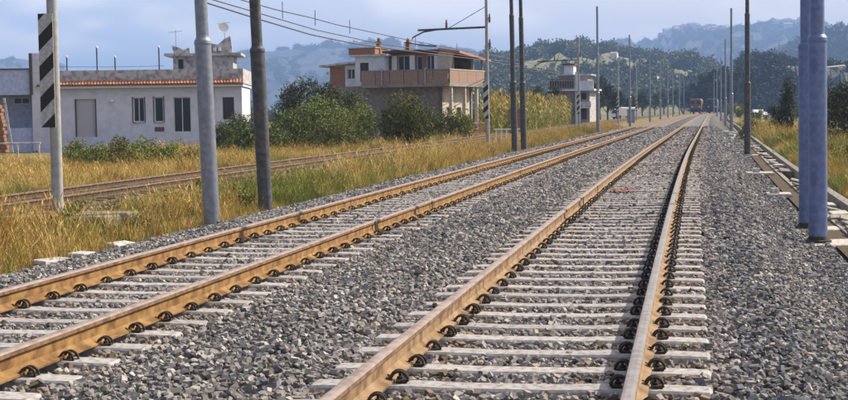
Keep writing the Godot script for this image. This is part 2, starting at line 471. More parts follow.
func build_stones() -> void:
	var kinds := 5
	var where := []
	var tints := []
	var meshes := []
	for k in kinds:
		where.append([])
		tints.append(PackedColorArray())
		meshes.append(stone_mesh(100 + k))
	var bands := [[6.2, 17.0, 0.038, 0.0255], [17.0, 34.0, 0.045, 0.030], [34.0, 62.0, 0.066, 0.042], [62.0, 125.0, 0.115, 0.066]]
	var count := 0
	for b in bands:
		var z: float = b[0]
		var row := 0
		var step: float = b[2]
		while z < b[1]:
			var x := -8.75 + (step * 0.5 if row % 2 else 0.0)
			while x < 2.1:
				var px := x + rng.randf_range(-0.5, 0.5) * step
				var pz := z + rng.randf_range(-0.5, 0.5) * step
				x += step
				var p := Vector3(px + bend(pz), ballast_y(px), -pz)
				if not seen(p, 1.5): continue
				var big: float = b[3] * rng.randf_range(0.62, 1.35)
				var blocked := false
				var dusty := 0.0
				var low := 0.0
				var near_rail := 9.0
				for c in TRACKS:
					var dx: float = absf(px - c)
					near_rail = minf(near_rail, absf(dx - 0.7535))
					if dx < 1.36:
						dusty = 1.0
						var dz := absf(fposmod(pz - FIRST + 0.3, PITCH_OF_SLEEPERS) - 0.3)
						if dx < 1.19 + big * 0.4 and dz < 0.104 + big * 0.65 and rng.randf() > 0.03:
							blocked = true
						if absf(dx - 0.7535) < 0.085 + big:
							blocked = absf(dx - 0.7535) < 0.06 or rng.randf() < 0.3 or blocked
							low = 0.03
				if blocked: continue
				p.y += rng.randf_range(-0.03, 0.020) - low
				if rng.randf() < 0.06: p.y += big * 0.5
				var k := rng.randi() % kinds
				var basis := Basis.from_euler(Vector3(rng.randf() * TAU, rng.randf() * TAU, rng.randf() * TAU)).scaled(Vector3(big * rng.randf_range(0.85, 1.25), big * rng.randf_range(0.75, 1.0), big * rng.randf_range(0.85, 1.2)))
				where[k].append(Transform3D(basis, p))
				# three kinds of rock: grey limestone, dark basalt and brownish stone; the shoulder was topped up with more basalt
				var v := lerpf(0.13, 0.42, pow(rng.randf(), 1.4))
				var c := Color(v, v * 0.96, v * 0.91)
				var kind := rng.randf()
				if kind < (0.55 if px > 0.3 else 0.22):
					v = rng.randf_range(0.07, 0.22)
					c = Color(v * 0.95, v * 0.98, v * 1.06)
				elif kind > 0.93:
					c = Color(v * 1.1, v * 0.92, v * 0.74)
				if dusty > 0.0 and rng.randf() < 0.4:
					c = Color(0.27, 0.245, 0.235) * rng.randf_range(0.75, 1.2)
				if near_rail < 0.4 and rng.randf() < 0.4:        # rust and brake dust settled on the stones beside the rails
					var m := rng.randf_range(0.6, 1.25)
					c = Color(0.19 * m, 0.148 * m, 0.112 * m)
				tints[k].append(c)
				count += 1
			z += step
			row += 1
	var root := Node3D.new()
	root.name = numbered("ballast_stones")
	add_child(root)
	tag(root, "loose grey crushed stones covering the bed of the two new tracks", "ballast", "", "stuff")
	for k in kinds:
		scatter("loose_stone", meshes[k], where[k], tints[k], root)
	print("stones ", count)
	# sparser brown stones of the older bed
	var w2 := []
	var t2 := PackedColorArray()
	for i in 16000:
		var z := lerpf(18.0, 110.0, pow(rng.randf(), 1.6))
		var x := rng.randf_range(-16.0, -11.6)
		var p := T(x, -0.42 + rng.randf_range(-0.02, 0.02), z)
		if not seen(p, 2.0): continue
		var s := rng.randf_range(0.03, 0.07)
		w2.append(Transform3D(Basis.from_euler(Vector3(rng.randf() * TAU, rng.randf() * TAU, 0)).scaled(Vector3(s, s * 0.8, s)), p))
		var v := rng.randf_range(0.07, 0.28)
		t2.append(Color(v, v * 0.88, v * 0.72))
	var o := scatter(numbered("old_ballast_stones"), meshes[0], w2, t2, self)
	tag(o, "brown stones strewn along the older track", "ballast", "", "stuff")

# ---------------------------------------------------------------- tracks
func rail_profile() -> Array:     # right half of the section, from the foot's middle up; mirrored by the caller
	return [Vector2(0.0, -0.172), Vector2(0.075, -0.172), Vector2(0.075, -0.160), Vector2(0.030, -0.144), Vector2(0.0085, -0.122), Vector2(0.0085, -0.058), Vector2(0.022, -0.046), Vector2(0.0355, -0.040)]

func sweep_rail(xc: float, z0: float, z1: float, y: float, m_low: Material, m_top: Material, owner: Node, scale_ := 1.0) -> void:
	var half := rail_profile()
	var xs := []
	var ys := []
	for p in half:
		xs.append(xc + p.x * scale_); ys.append(y + p.y * scale_)
	var lx := []
	var ly := []
	for i in range(half.size() - 1, 0, -1):
		lx.append(xc - half[i].x * scale_); ly.append(y + half[i].y * scale_)
	xs.reverse(); ys.reverse(); lx.reverse(); ly.reverse()
	var low := strip_along(xs.slice(0, -1), ys.slice(0, -1), z0, z1, 1.5)
	var low2 := strip_along(lx, ly, z0, z1, 1.5)
	low.v.append_array(low2.v); low.n.append_array(low2.n); low.c.append_array(low2.c)
	var body := part("rail", low.mesh(m_low), owner)
	var tx := [xc - 0.036 * scale_, xc - 0.031 * scale_, xc - 0.016 * scale_, xc + 0.016 * scale_, xc + 0.031 * scale_, xc + 0.036 * scale_]
	var ty := [y - 0.014 * scale_, y - 0.004 * scale_, y, y, y - 0.004 * scale_, y - 0.014 * scale_]
	part("rail_head", strip_along(tx, ty, z0, z1, 1.5).mesh(m_top), body)
	var sides := strip_along([xc + 0.036 * scale_, xc + 0.0355 * scale_], [y - 0.014 * scale_, y - 0.040 * scale_], z0, z1, 1.5)
	var other := strip_along([xc - 0.0355 * scale_, xc - 0.036 * scale_], [y - 0.040 * scale_, y - 0.014 * scale_], z0, z1, 1.5)
	sides.v.append_array(other.v); sides.n.append_array(other.n); sides.c.append_array(other.c)
	part("head_side", sides.mesh(M.rail_side if m_top != M.rail_worn else m_low), body)

func sleeper_mesh(m: Material) -> ArrayMesh:
	var g := Geo.new()
	# length along x; the rail seats a little higher than the waist
	var st := [[-1.19, 0.098, -0.200], [-1.17, 0.110, -0.184], [-0.95, 0.112, -0.178], [-0.55, 0.112, -0.178], [-0.30, 0.104, -0.186], [0.30, 0.104, -0.186], [0.55, 0.112, -0.178], [0.95, 0.112, -0.178], [1.17, 0.110, -0.184], [1.19, 0.098, -0.200]]
	var rings := []
	for s in st:
		var w: float = s[1]
		rings.append([Vector3(s[0], -0.36, w + 0.03), Vector3(s[0], s[2] - 0.014, w), Vector3(s[0], s[2], w - 0.014), Vector3(s[0], s[2], -w + 0.014), Vector3(s[0], s[2] - 0.014, -w), Vector3(s[0], -0.36, -w - 0.03)])
	for i in rings.size() - 1:
		for k in 5:
			g.quad(rings[i][k], rings[i + 1][k], rings[i + 1][k + 1], rings[i][k + 1])
	for e in [0, rings.size() - 1]:
		for k in range(1, 5):
			if e == 0: g.tri(rings[e][0], rings[e][k], rings[e][k + 1])
			else: g.tri(rings[e][0], rings[e][k + 1], rings[e][k])
	return g.mesh(m)

func clip_mesh() -> ArrayMesh:     # a sprung steel rail clip; x points away from the rail, y = 0 at the sleeper's top
	var g := Geo.new()
	for side in [-1.0, 1.0]:          # two sprung loops standing across the rail's foot
		var a := PackedVector3Array([Vector3(-0.034, 0.036, side * 0.052), Vector3(-0.022, 0.033, side * 0.046)])
		for k in 9:
			var w := PI * (1.0 - k / 8.0)
			a.append(Vector3(0.046 + 0.055 * cos(w), 0.018 + 0.056 * sin(w), side * (0.038 - 0.012 * sin(w))))
		a.append(Vector3(0.090, 0.014, side * 0.020))
		g.tube(a, [0.0105], 6)
	g.bevel_box(Vector3(0.062, 0.010, 0.0), Vector3(0.075, 0.024, 0.085), 0.007)
	g.lathe(Vector3(0.052, 0.020, 0.0), [Vector2(0.021, 0.0), Vector2(0.021, 0.018), Vector2(0.011, 0.020), Vector2(0.011, 0.050), Vector2(0.0, 0.052)], 6)
	return g.mesh(M.clip)

func build_track(c: float, label: String, top: Array) -> void:
	var t := thing("railway_track", Vector3.ZERO, 0.0, label, "track", "new tracks")
	sweep_rail(c - 0.7535, 2.0, 450.0, 0.0, top[2], top[0], t)
	sweep_rail(c + 0.7535, 2.0, 450.0, 0.0, top[2], top[1], t)
	var sm := [sleeper_mesh(M.sleeper[0]), sleeper_mesh(M.sleeper[1]), sleeper_mesh(M.sleeper[2])]
	var cm := clip_mesh()
	var far_s := []
	var far_c := []
	var z := FIRST
	while z < 400.0:
		var p := T(c, 0.0, z)
		var hd := -heading(z)
		if z > 4.0 and z < 118.0 and seen(p, 3.0):
			var s := part("sleeper", sm[rng.randi() % 3], t, p + Vector3(0, rng.randf_range(-0.006, 0.004), rng.randf_range(-0.012, 0.012)), hd + rng.randf_range(-0.006, 0.006))
			if z < 44.0:
				for r in [-0.7535, 0.7535]:
					for q in [-1, 1]:
						var k := part("rail_clip", cm, s, Vector3(r + q * 0.062, -0.178, rng.randf_range(-0.01, 0.01)), 0.0 if q > 0 else PI)
						k.rotation.y += rng.randf_range(-0.16, 0.16)
						k.position.y += rng.randf_range(-0.012, 0.003)
						k.scale = Vector3.ONE * rng.randf_range(0.84, 0.94)
			else:
				for r in [-0.7535, 0.7535]:
					for q in [-1, 1]:
						far_c.append(Transform3D(Basis(Vector3.UP, hd + (0.0 if q > 0 else PI)), p + Vector3(r + q * 0.062, -0.178, 0)))
		elif z >= 118.0:
			far_s.append(Transform3D(Basis(Vector3.UP, hd), p))
		z += PITCH_OF_SLEEPERS
	for pair in [["far_sleepers", sm[1], far_s], ["far_rail_clips", cm, far_c]]:
		var w := PackedColorArray()
		w.resize(pair[2].size())
		w.fill(Color.WHITE)
		scatter(pair[0], pair[1], pair[2], w, t)

func build_old_track() -> void:
	var t := thing("railway_track", Vector3.ZERO, 0.0, "older rusty brown track on weedy ground before the white house", "track")
	for x in [-14.45, -12.95]:
		sweep_rail(x, 12.0, 350.0, -0.2, M.old_rail, M.old_rail_top, t, 0.92)
	var g := Geo.new()
	g.bevel_box(Vector3(0, -0.42, 0), Vector3(2.5, 0.16, 0.24), 0.02)
	var me := g.mesh(M.old_sleeper)
	var z := 20.0
	while z < 118.0:
		part("sleeper", me, t, T(-13.7, rng.randf_range(-0.01, 0.01), z), -heading(z) + rng.randf_range(-0.03, 0.03))
		z += 0.62

# ---------------------------------------------------------------- poles and masts
func new_pole(at: Vector3, m: Material, label: String, group: String, footing: float, lean := 0.0) -> Node3D:
	var t := thing("catenary_pole", at, rng.randf() * 0.3, label, "pole", group)
	t.rotation.z = lean
	var g := Geo.new()
	g.lathe(Vector3.ZERO, [Vector2(0.146, -0.15), Vector2(0.146, 3.18)], 24)
	part("lower_tube", g.mesh(m), t)
	g = Geo.new()
	g.lathe(Vector3.ZERO, [Vector2(0.152, 3.18), Vector2(0.155, 3.20), Vector2(0.150, 3.25), Vector2(0.117, 3.30), Vector2(0.112, 3.34), Vector2(0.112, 6.30)], 24)
	part("middle_tube", g.mesh(m), t)
	g = Geo.new()
	g.lathe(Vector3.ZERO, [Vector2(0.117, 6.30), Vector2(0.118, 6.34), Vector2(0.092, 6.42), Vector2(0.088, 6.46), Vector2(0.084, 10.2), Vector2(0.0, 10.24)], 20)
	part("upper_tube", g.mesh(m), t)
	if footing > 0.0:
		g = Geo.new()
		g.lathe(Vector3.ZERO, [Vector2(0.21, 0.0), Vector2(0.21, 0.035), Vector2(0.165, 0.045), Vector2(0.146, 0.10)], 20)
		part("base_collar", g.mesh(M.clip), t)
		g = Geo.new()
		g.bevel_box(Vector3(0.12, -0.2, 0.05), Vector3(footing, 0.40, footing * 0.8), 0.03)
		part("footing", g.mesh(M.concrete), t)
	return t

func striped_board(t: Node, centre: Vector3, w: float, h: float) -> void:
	var g := Geo.new()
	g.box(centre, Vector3(w, h, 0.012))
	var b := part("warning_board", g.mesh(M.board_white), t)
	var y := -h * 0.5 - w
	var pitch := h / 3.72
	while y < h * 0.5:
		# one slanting black band, clipped to the board
		var poly := PackedVector2Array([Vector2(-w * 0.5, y), Vector2(w * 0.5, y + w * 0.95), Vector2(w * 0.5, y + w * 0.95 + pitch * 0.5), Vector2(-w * 0.5, y + pitch * 0.5)])
		var rect := PackedVector2Array([Vector2(-w * 0.5, -h * 0.5), Vector2(w * 0.5, -h * 0.5), Vector2(w * 0.5, h * 0.5), Vector2(-w * 0.5, h * 0.5)])
		for q in Geometry2D.intersect_polygons(poly, rect):
			var s := Geo.new()
			var pts: PackedVector2Array = q
			if Geometry2D.is_polygon_clockwise(pts): pts.reverse()
			for i in range(1, pts.size() - 1):
				s.tri(centre + Vector3(pts[0].x, pts[0].y, 0.0085), centre + Vector3(pts[i].x, pts[i].y, 0.0085), centre + Vector3(pts[i + 1].x, pts[i + 1].y, 0.0085))
			part("black_stripe", s.mesh(M.black_paint), b)
		y += pitch

func old_mast(at: Vector3, label: String, board_y: float, arm: bool, plinth: bool) -> Node3D:
	var t := thing("catenary_mast", at, 0.0, label, "mast", "masts of the older line")
	var g := Geo.new()
	g.lathe(Vector3.ZERO, [Vector2(0.105, -0.2), Vector2(0.10, 0.0), Vector2(0.097, 3.4), Vector2(0.09, 3.45), Vector2(0.078, 8.3), Vector2(0.0, 8.32)], 16)
	part("shaft", g.mesh(M.old_mast if board_y > 0.0 else M.dark_pole), t)
	if board_y > 0.0:
		striped_board(t, Vector3(-0.07, board_y, 0.125), 0.27, 1.98)
	if plinth:
		g = Geo.new()
		g.bevel_box(Vector3(0.35, -0.06, 0.25), Vector3(1.9, 0.22, 1.5), 0.03)
		part("plinth", g.mesh(M.plinth), t)
	if arm:
		g = Geo.new()
		g.tube(PackedVector3Array([Vector3(0, 6.3, 0), Vector3(-3.7, 6.22, 0)]), [0.055], 8)
		part("cantilever_arm", g.mesh(M.dark_pole), t)
		g = Geo.new()
		g.tube(PackedVector3Array([Vector3(-2.55, 6.24, 0), Vector3(-3.4, 6.12, 0), Vector3(-3.95, 5.86, 0), Vector3(-4.15, 5.55, 0), Vector3(-3.5, 5.42, 0), Vector3(-2.7, 5.35, 0)]), [0.04], 7)
		part("registration_arm", g.mesh(M.dark_pole), t)
		g = Geo.new()
		g.tube(PackedVector3Array([Vector3(0, 7.4, 0), Vector3(-2.0, 6.3, 0)]), [0.018], 5)
		part("stay_wire", g.mesh(M.wire), t)
		for q in [[-2.15, 6.5], [0.16, 6.75], [0.16, 5.4]]:
			g = Geo.new()
			g.lathe(Vector3(q[0], q[1], 0), [Vector2(0.0, -0.24), Vector2(0.05, -0.22), Vector2(0.05, -0.12), Vector2(0.09, -0.10), Vector2(0.05, -0.06), Vector2(0.05, 0.0), Vector2(0.09, 0.02), Vector2(0.05, 0.06), Vector2(0.03, 0.25), Vector2(0.0, 0.26)], 10)
			part("insulator", g.mesh(M.insulator), t)
			if q[0] > 0.0:
				g = Geo.new()
				g.tube(PackedVector3Array([Vector3(0, q[1], 0), Vector3(0.2, q[1], 0)]), [0.022], 5)
				part("bracket", g.mesh(M.dark_pole), t)
	return t

func wire_line(pts: Array, r: float) -> Geo:
	var g := Geo.new()
	g.tube(PackedVector3Array(pts), [r], 5)
	return g

func build_poles() -> void:
	# right-hand row
	var grp := "new steel poles beside the drain"
	new_pole(T(1.97, -0.74, 23.7), M.galv, "galvanised blue-grey steel pole with a broad concrete footing, first beside the drain", grp, 1.25, 0.006)
	new_pole(T(2.0, -0.74, 26.45), M.galv, "galvanised blue-grey steel pole close behind another one by the drain", grp, 1.0, 0.004)
	new_pole(T(2.06, -0.74, 67.0), M.dark_pole, "dark weathered steel pole standing alone beside the drain", grp, 1.1)
	for q in [[731.5, 121.0], [725.5, 176.0], [721.0, 240.0], [717.0, 300.0], [714.0, 345.0]]:
		var p := at_depth(q[0], 120.0, q[1])
		p.y = -0.74
		new_pole(p, M.galv_grey, "thin grey steel pole in the distant row past the dark weathered pole", grp, 1.1 if q[1] < 130.0 else 0.0)
	# left-hand row
	grp = "new steel poles between the tracks and the older line"
	new_pole(T(-8.45, -0.5, 24.6), M.galv_grey, "galvanised blue-grey steel pole at the ballast edge in front of the white house", grp, 0.0, 0.026)
	new_pole(T(-8.55, -0.5, 28.2), M.dark_pole, "dark grey steel pole at the corner of the white house", grp, 0.0, 0.03)
	new_pole(T(-8.6, -0.5, 67.4), M.dark_pole, "dark steel pole of a close pair, the one nearer the white house", grp, 0.0, 0.012)
	new_pole(T(-8.45, -0.5, 69.6), M.dark_pole, "dark steel pole of a close pair, the one nearer the reeds", grp, 0.0, 0.012)
	for q in [[598.0, 118.0], [630.0, 165.0], [650.0, 218.0], [660.5, 252.0], [668.0, 287.0], [673.0, 314.0], [679.5, 340.0], [684.0, 370.0]]:
		var p := at_depth(q[0], 120.0, q[1])
		p.y = -0.5
		new_pole(p, M.galv_grey, "thin grey steel pole in the distant row beside the left track" if q[1] > 120.0 else "grey steel pole beside the pale apartment building", grp, 0.0)
	# masts of the older line
	old_mast(T(-11.0, -0.3, 23.8), "pale concrete mast with a black and white striped board on a low plinth", 2.55, false, true)
	old_mast(T(-11.2, -0.45, 76.1), "mast with a striped board carrying a cantilever arm beside the brick house", 2.45, true, false)
	old_mast(T(-11.2, -0.45, 129.9), "thin mast with a striped board in front of the pale apartment building", 2.45, true, false)
	for z in [185.0, 230.0]:
		old_mast(T(-11.2, -0.45, z), "far thin mast with a striped board past the apartment building", 2.45, false, false)
	# overhead wires of the older line, hung in one upright plane beside x = -14
	var ws := [[[200.0, -12.0], [252.0, 3.0], [277.0, 10.0], [311.0, 17.7], [337.0, 24.8], [408.0, 40.0], [452.0, 48.0], [482.0, 53.5], [520.0, 61.0], [560.0, 70.0]],
		[[190.0, -7.0], [210.0, -1.0], [256.0, 12.4], [316.0, 30.0], [376.0, 43.0], [430.0, 51.0], [482.0, 58.0], [520.0, 64.0], [560.0, 72.0]],
		[[190.0, -3.0], [210.0, 4.0], [256.0, 18.4], [310.0, 34.5], [351.0, 43.0], [400.0, 50.0], [440.0, 55.0], [482.0, 60.0], [560.0, 74.0]]]
	var names := ["messenger_wire", "contact_wire", "feeder_wire"]
	var labels := ["upper overhead wire with droppers above the older track", "middle overhead wire above the older track", "lowest overhead wire above the older track"]
	for k in 3:
		var pts := []
		for q in ws[k]:
			var z := 90.0
			for i in 40:       # the distance at which the pixel's ray meets the plane of the wires
				var p := at_depth(q[0], q[1], z)
				z *= clampf((-14.0 + bend(z)) / p.x, 0.7, 1.4)
			pts.append(at_depth(q[0], q[1], z))
		var o := top_mesh(names[k], wire_line(pts, 0.02 if k < 2 else 0.026).mesh(M.wire), labels[k], "wire", "overhead wires of the older line")
		if k == 0:
			for i in range(1, 7):
				var a: Vector3 = pts[i].lerp(pts[i + 1], 0.15)
				part("dropper", wire_line([a + Vector3(0, 0.32, 0), a - Vector3(0, 0.25, 0)], 0.014).mesh(M.wire), o)

# ---------------------------------------------------------------- plants
func crown(lobes: Array, leaves: int, size: float, tint: Color, spread: float, sd: int, droop := 0.0) -> Geo:
	var r := RandomNumberGenerator.new()
	r.seed = sd
	var g := Geo.new()
	var total := 0.0
	for l in lobes: total += pow(l[1].x * l[1].y * l[1].z, 0.66)
	for l in lobes:
		var n := int(leaves * pow(l[1].x * l[1].y * l[1].z, 0.66) / total)
		# twigs: small clumps of leaves near the lobe's surface
		var clumps := maxi(n / 9, 1)
		for k in clumps:
			var d := Vector3(r.randfn(), r.randfn(), r.randfn()).normalized()
			var rad := pow(r.randf(), 0.5) * r.randf_range(0.82, 1.12)
			var at: Vector3 = l[0] + Vector3(d.x * l[1].x, d.y * l[1].y, d.z * l[1].z) * rad
			var shade := r.randf_range(1.0 - spread, 1.0 + spread)
			var warm := r.randf_range(-0.12, 0.18)
			g.col = Color(tint.r * shade * (1.0 + warm), tint.g * shade, tint.b * shade * (1.0 - warm * 0.6))
			for j in 9:
				var q := Vector3(r.randfn(), r.randfn(), r.randfn())
				var p := at + q.limit_length(1.3) * size * 0.95
				var a := (Vector3(r.randfn(), r.randfn() - droop, r.randfn()).normalized() + d * 0.5).normalized() * size * r.randf_range(0.8, 1.6)
				var s := a.cross(Vector3(r.randfn(), r.randfn(), r.randfn())).normalized() * size * r.randf_range(0.26, 0.46)
				g.leaf(p, a, s)
	return g

func stems(tops: Array, r0: float, sd: int) -> Geo:
	var r := RandomNumberGenerator.new()
	r.seed = sd
	var g := Geo.new()
	for t in tops:
		var b: Vector3 = t[0]
		var e: Vector3 = t[1]
		var mid := b.lerp(e, 0.5) + Vector3(r.randfn(), r.randfn() * 0.3, r.randfn()) * b.distance_to(e) * 0.07
		g.tube(PackedVector3Array([b, b.lerp(mid, 0.55), mid, mid.lerp(e, 0.6), e]), [r0 * t[2], r0 * t[2] * 0.85, r0 * t[2] * 0.7, r0 * t[2] * 0.5, r0 * t[2] * 0.25], 7)
	return g

func make_tree(called: String, at: Vector3, h: float, w: float, tint: Color, leaves: int, label: String, group: String, sd: int, shape := 0, category := "tree") -> Node3D:
	var r := RandomNumberGenerator.new()
	r.seed = sd
	var t := thing(called, at, r.randf() * TAU, label, category, group)
	var lobes := []
	var limbs := [[Vector3(0, -0.3, 0), Vector3(0, h * 0.55, 0), 1.0]]
	var n := 11
	for i in n:
		var f := float(i) / (n - 1)
		var a := r.randf() * TAU
		var y: float
		var rr: float
		var out: float
		if shape == 0:       # broad crown
			y = lerpf(0.42, 0.86, f); rr = w * 0.5 * lerpf(0.46, 0.36, f) * r.randf_range(0.8, 1.2); out = w * 0.5 * (0.62 - 0.5 * f * f)
		elif shape == 1:     # tall and narrow
			y = lerpf(0.18, 0.9, f); rr = w * 0.5 * lerpf(0.75, 0.35, f) * r.randf_range(0.85, 1.15); out = w * 0.5 * lerpf(0.4, 0.08, f)
		else:                # bush down to the ground
			y = lerpf(0.22, 0.74, f); rr = w * 0.5 * lerpf(0.5, 0.42, f) * r.randf_range(0.8, 1.2); out = w * 0.5 * (0.6 - 0.42 * f)
		var c := Vector3(cos(a) * out, y * h, sin(a) * out)
		lobes.append([c, Vector3(rr, rr * (0.8 if shape != 1 else 1.2), rr)])
		limbs.append([Vector3(0, h * y * 0.45, 0) if shape < 2 else Vector3(cos(a), 0, sin(a)) * w * 0.08, c, 0.42])
	part("trunk" if shape < 2 else "stems", stems(limbs, h * (0.03 if shape < 2 else 0.012), sd + 1).mesh(M.bark), t)
	var leaf := clampf(sqrt(w * h / leaves) * 2.1, 0.05, 1.1)
	part("crown" if shape < 2 else "foliage", crown(lobes, leaves, leaf, tint, 0.35, sd + 2).mesh(M.leaf, true), t)
	return t

func tuft_mesh(sd: int, blades: int, h: float, spread: float, width: float, seeds: bool) -> ArrayMesh:
	var r := RandomNumberGenerator.new()
	r.seed = sd
	var g := Geo.new()
	for i in blades:
		var a := r.randf() * TAU
		var b := Vector3(cos(a), 0, sin(a)) * spread * sqrt(r.randf())
		var lean := Vector3(r.randfn(), 0, r.randfn()) * 0.28 + b * 0.8
		var hh := h * r.randf_range(0.45, 1.1)
		var side := Vector3(r.randfn(), 0, r.randfn()).normalized() * width * r.randf_range(0.7, 1.3)
		var mid := b + Vector3(0, hh * 0.55, 0) + lean * hh * 0.35
		var tip := b + Vector3(0, hh, 0) + lean * hh * 1.05
		var v := r.randf_range(0.6, 1.0)
		g.col = Color(v, v, v)
		g.quad(b - side, b + side, mid + side * 0.75, mid - side * 0.75)
		g.tri(mid - side * 0.75, mid + side * 0.75, tip)
		if seeds and r.randf() < 0.4:
			g.col = Color(1.0, 0.93, 0.8)
			g.leaf(tip - Vector3(0, hh * 0.08, 0), (tip - mid).normalized() * hh * 0.2, side.normalized() * width * 1.3)
	return g.mesh(M.grass, true)

func build_grass() -> void:
	var tufts := [tuft_mesh(301, 46, 0.62, 0.22, 0.006, true), tuft_mesh(302, 52, 0.45, 0.26, 0.007, false), tuft_mesh(303, 40, 0.8, 0.2, 0.006, true), tuft_mesh(304, 60, 0.28, 0.28, 0.008, false)]
	var dry := [Color(0.66, 0.46, 0.17), Color(0.58, 0.39, 0.13), Color(0.74, 0.56, 0.26), Color(0.44, 0.28, 0.09), Color(0.60, 0.48, 0.15)]
	var green := [Color(0.22, 0.28, 0.065), Color(0.30, 0.34, 0.085), Color(0.15, 0.20, 0.05), Color(0.38, 0.38, 0.11)]
	# [x from, x to, z from, z to, tufts per square metre, share of green, height]
	var zones := [
		[-12.3, -8.35, 14.0, 40.0, 26.0, 0.62, 0.85, "dry_grass", "tall golden dry grass between the ballast and the older track"],
		[-12.4, -8.6, 40.0, 150.0, 11.0, 0.34, 0.95, "dry_grass", "golden grass along the older track toward the reeds"],
		[-34.0, -15.7, 28.0, 64.0, 10.0, 0.45, 0.66, "dry_grass", "pale dry grass between the older track and the white house"],
		[-30.0, -15.7, 64.0, 135.0, 5.0, 0.4, 0.7, "dry_grass", "dry grass beyond the older track before the bushes"],
		[-15.9, -11.6, 20.0, 120.0, 7.0, 0.3, 0.40, "weed_grass", "sparse weeds growing through the older track"],
		[3.45, 12.0, 22.0, 60.0, 16.0, 1.0, 0.6, "verge_grass", "green and yellow grass on the verge beyond the drain"],
		[3.6, 30.0, 60.0, 170.0, 4.0, 0.9, 0.95, "verge_grass", "green and yellow grass farther along the verge"]]
	for zn in zones:
		var where := [[], [], [], []]
		var tints := [PackedColorArray(), PackedColorArray(), PackedColorArray(), PackedColorArray()]
		var n := int((zn[1] - zn[0]) * (zn[3] - zn[2]) * zn[4])
		for i in n:
			var x := rng.randf_range(zn[0], zn[1])
			var z := rng.randf_range(zn[2], zn[3])
			var p := T(x, 0, z)
			if not seen(p, 1.5): continue
			if x > -13.0 and x < -9.3 and z > 21.9 and z < 24.9 and absf(x + 10.7) < 1.25: continue
			if zn[7] == "weed_grass" and absf(absf(x + 13.7) - 0.75) < 0.1: continue
			p.y = ground_y(p.x, z) if zn[7] != "weed_grass" else -0.45
			p.y -= 0.03
			var patch := noise.get_noise_2d(p.x * 5.0 + 90.0, z * 3.0) * 0.5 + 0.5
			if patch < 0.22 and rng.randf() < 0.6: continue
			var is_green: bool = rng.randf() < zn[5] * (0.35 + 1.6 * smoothstep(0.45, 0.75, noise.get_noise_2d(p.x * 4.0, z * 4.0 + 300.0) * 0.5 + 0.5))
			var k := rng.randi() % 4
			if is_green and rng.randf() < 0.6: k = 1 if rng.randf() < 0.5 else 3
			var s: float = rng.randf_range(0.6, 1.25) * zn[6] * (0.45 + 1.1 * patch)
			if zn[0] > -13.0 and zn[1] < 0.0: s *= lerpf(0.55, 1.0, smoothstep(-8.5, -9.5, x)) * lerpf(1.0, 0.36, smoothstep(-9.9, -11.2, x))
			var wide: float = s * rng.randf_range(0.9, 1.3) * (1.0 if zn[4] > 8.5 else 1.35)
			where[k].append(Transform3D(Basis(Vector3.UP, rng.randf() * TAU).scaled(Vector3(wide, s, wide)), p))
			var c: Color = green[rng.randi() % 4] if is_green else dry[rng.randi() % 5]
			var v := rng.randf_range(0.8, 1.2)
			tints[k].append(Color(c.r * v, c.g * v, c.b * v))
		var root := Node3D.new()
		root.name = numbered(zn[7])
		add_child(root)
		tag(root, zn[8], "grass", "", "stuff")
		for k in 4:
			if where[k].size(): scatter("grass_tuft", tufts[k], where[k], tints[k], root)
	# giant reeds behind the pair of dark poles
	var r := RandomNumberGenerator.new()
	r.seed = 77
	var g := Geo.new()
	for i in 7:
		var b := Vector3(r.randfn(), 0, r.randfn()) * 0.3
		var e := b + Vector3(r.randfn() * 0.3, r.randf_range(2.2, 3.3), r.randfn() * 0.3)
		g.col = Color(0.9, 1.0, 0.7)
		g.tube(PackedVector3Array([b, b.lerp(e, 0.5) + Vector3(0.04, 0, 0), e]), [0.018, 0.014, 0.006], 4, false)
		for k in 14:
			var p := b.lerp(e, 0.2 + 0.78 * k / 14.0)
			var a := r.randf() * TAU
			var d := Vector3(cos(a), 0.75, sin(a)) * r.randf_range(0.35, 0.6)
			var v := r.randf_range(0.6, 1.0)
			g.col = Color(v, v, v * 0.9)
			g.leaf(p, d, d.cross(Vector3.UP).normalized() * 0.035)
		if i % 2 == 0:
			g.col = Color(1.0, 0.85, 0.7)
			for k in 8:
				g.leaf(e, Vector3(r.randfn() * 0.12, r.randf_range(0.2, 0.5), r.randfn() * 0.12), Vector3(0.03, 0, 0.02))
	var reed := g.mesh(M.grass, true)
	var w := []
	var tn := PackedColorArray()
	for i in 230:
		var px := lerpf(488.0, 566.0, rng.randf())
		var z := 16.2 / ((688.3 - px) / FOC + 0.0167) + rng.randf_range(-6.0, 9.0)
		var p := at_depth(px, 120.0, z)
		p.y = ground_y(p.x, z) - 0.05
		var s := rng.randf_range(0.45, 1.15)
		w.append(Transform3D(Basis(Vector3.UP, rng.randf() * TAU).scaled(Vector3(s, s, s)), p))
		tn.append([Color(0.26, 0.31, 0.09), Color(0.36, 0.37, 0.12), Color(0.55, 0.45, 0.20), Color(0.20, 0.27, 0.07), Color(0.62, 0.50, 0.25)][rng.randi() % 5])
	var o := scatter(numbered("reed_bed"), reed, w, tn, self)
	tag(o, "tall green and straw coloured reeds behind the pair of dark poles", "reeds", "", "stuff")

func bush(px: float, py_top: float, py_foot: float, wpx: float, z: float, tint: Color, leaves: int, label: String, group := "", called := "bush") -> void:
	var foot := at_depth(px, py_foot, z)
	var top := at_depth(px, py_top, z)
	var gy := ground_y(foot.x, z)
	make_tree(called, Vector3(foot.x, gy, -z), (top.y - gy) * 1.08, wpx * z / FOC * 1.32, tint, leaves, label, group, int(px * 7.0 + py_top), 2, "bush")

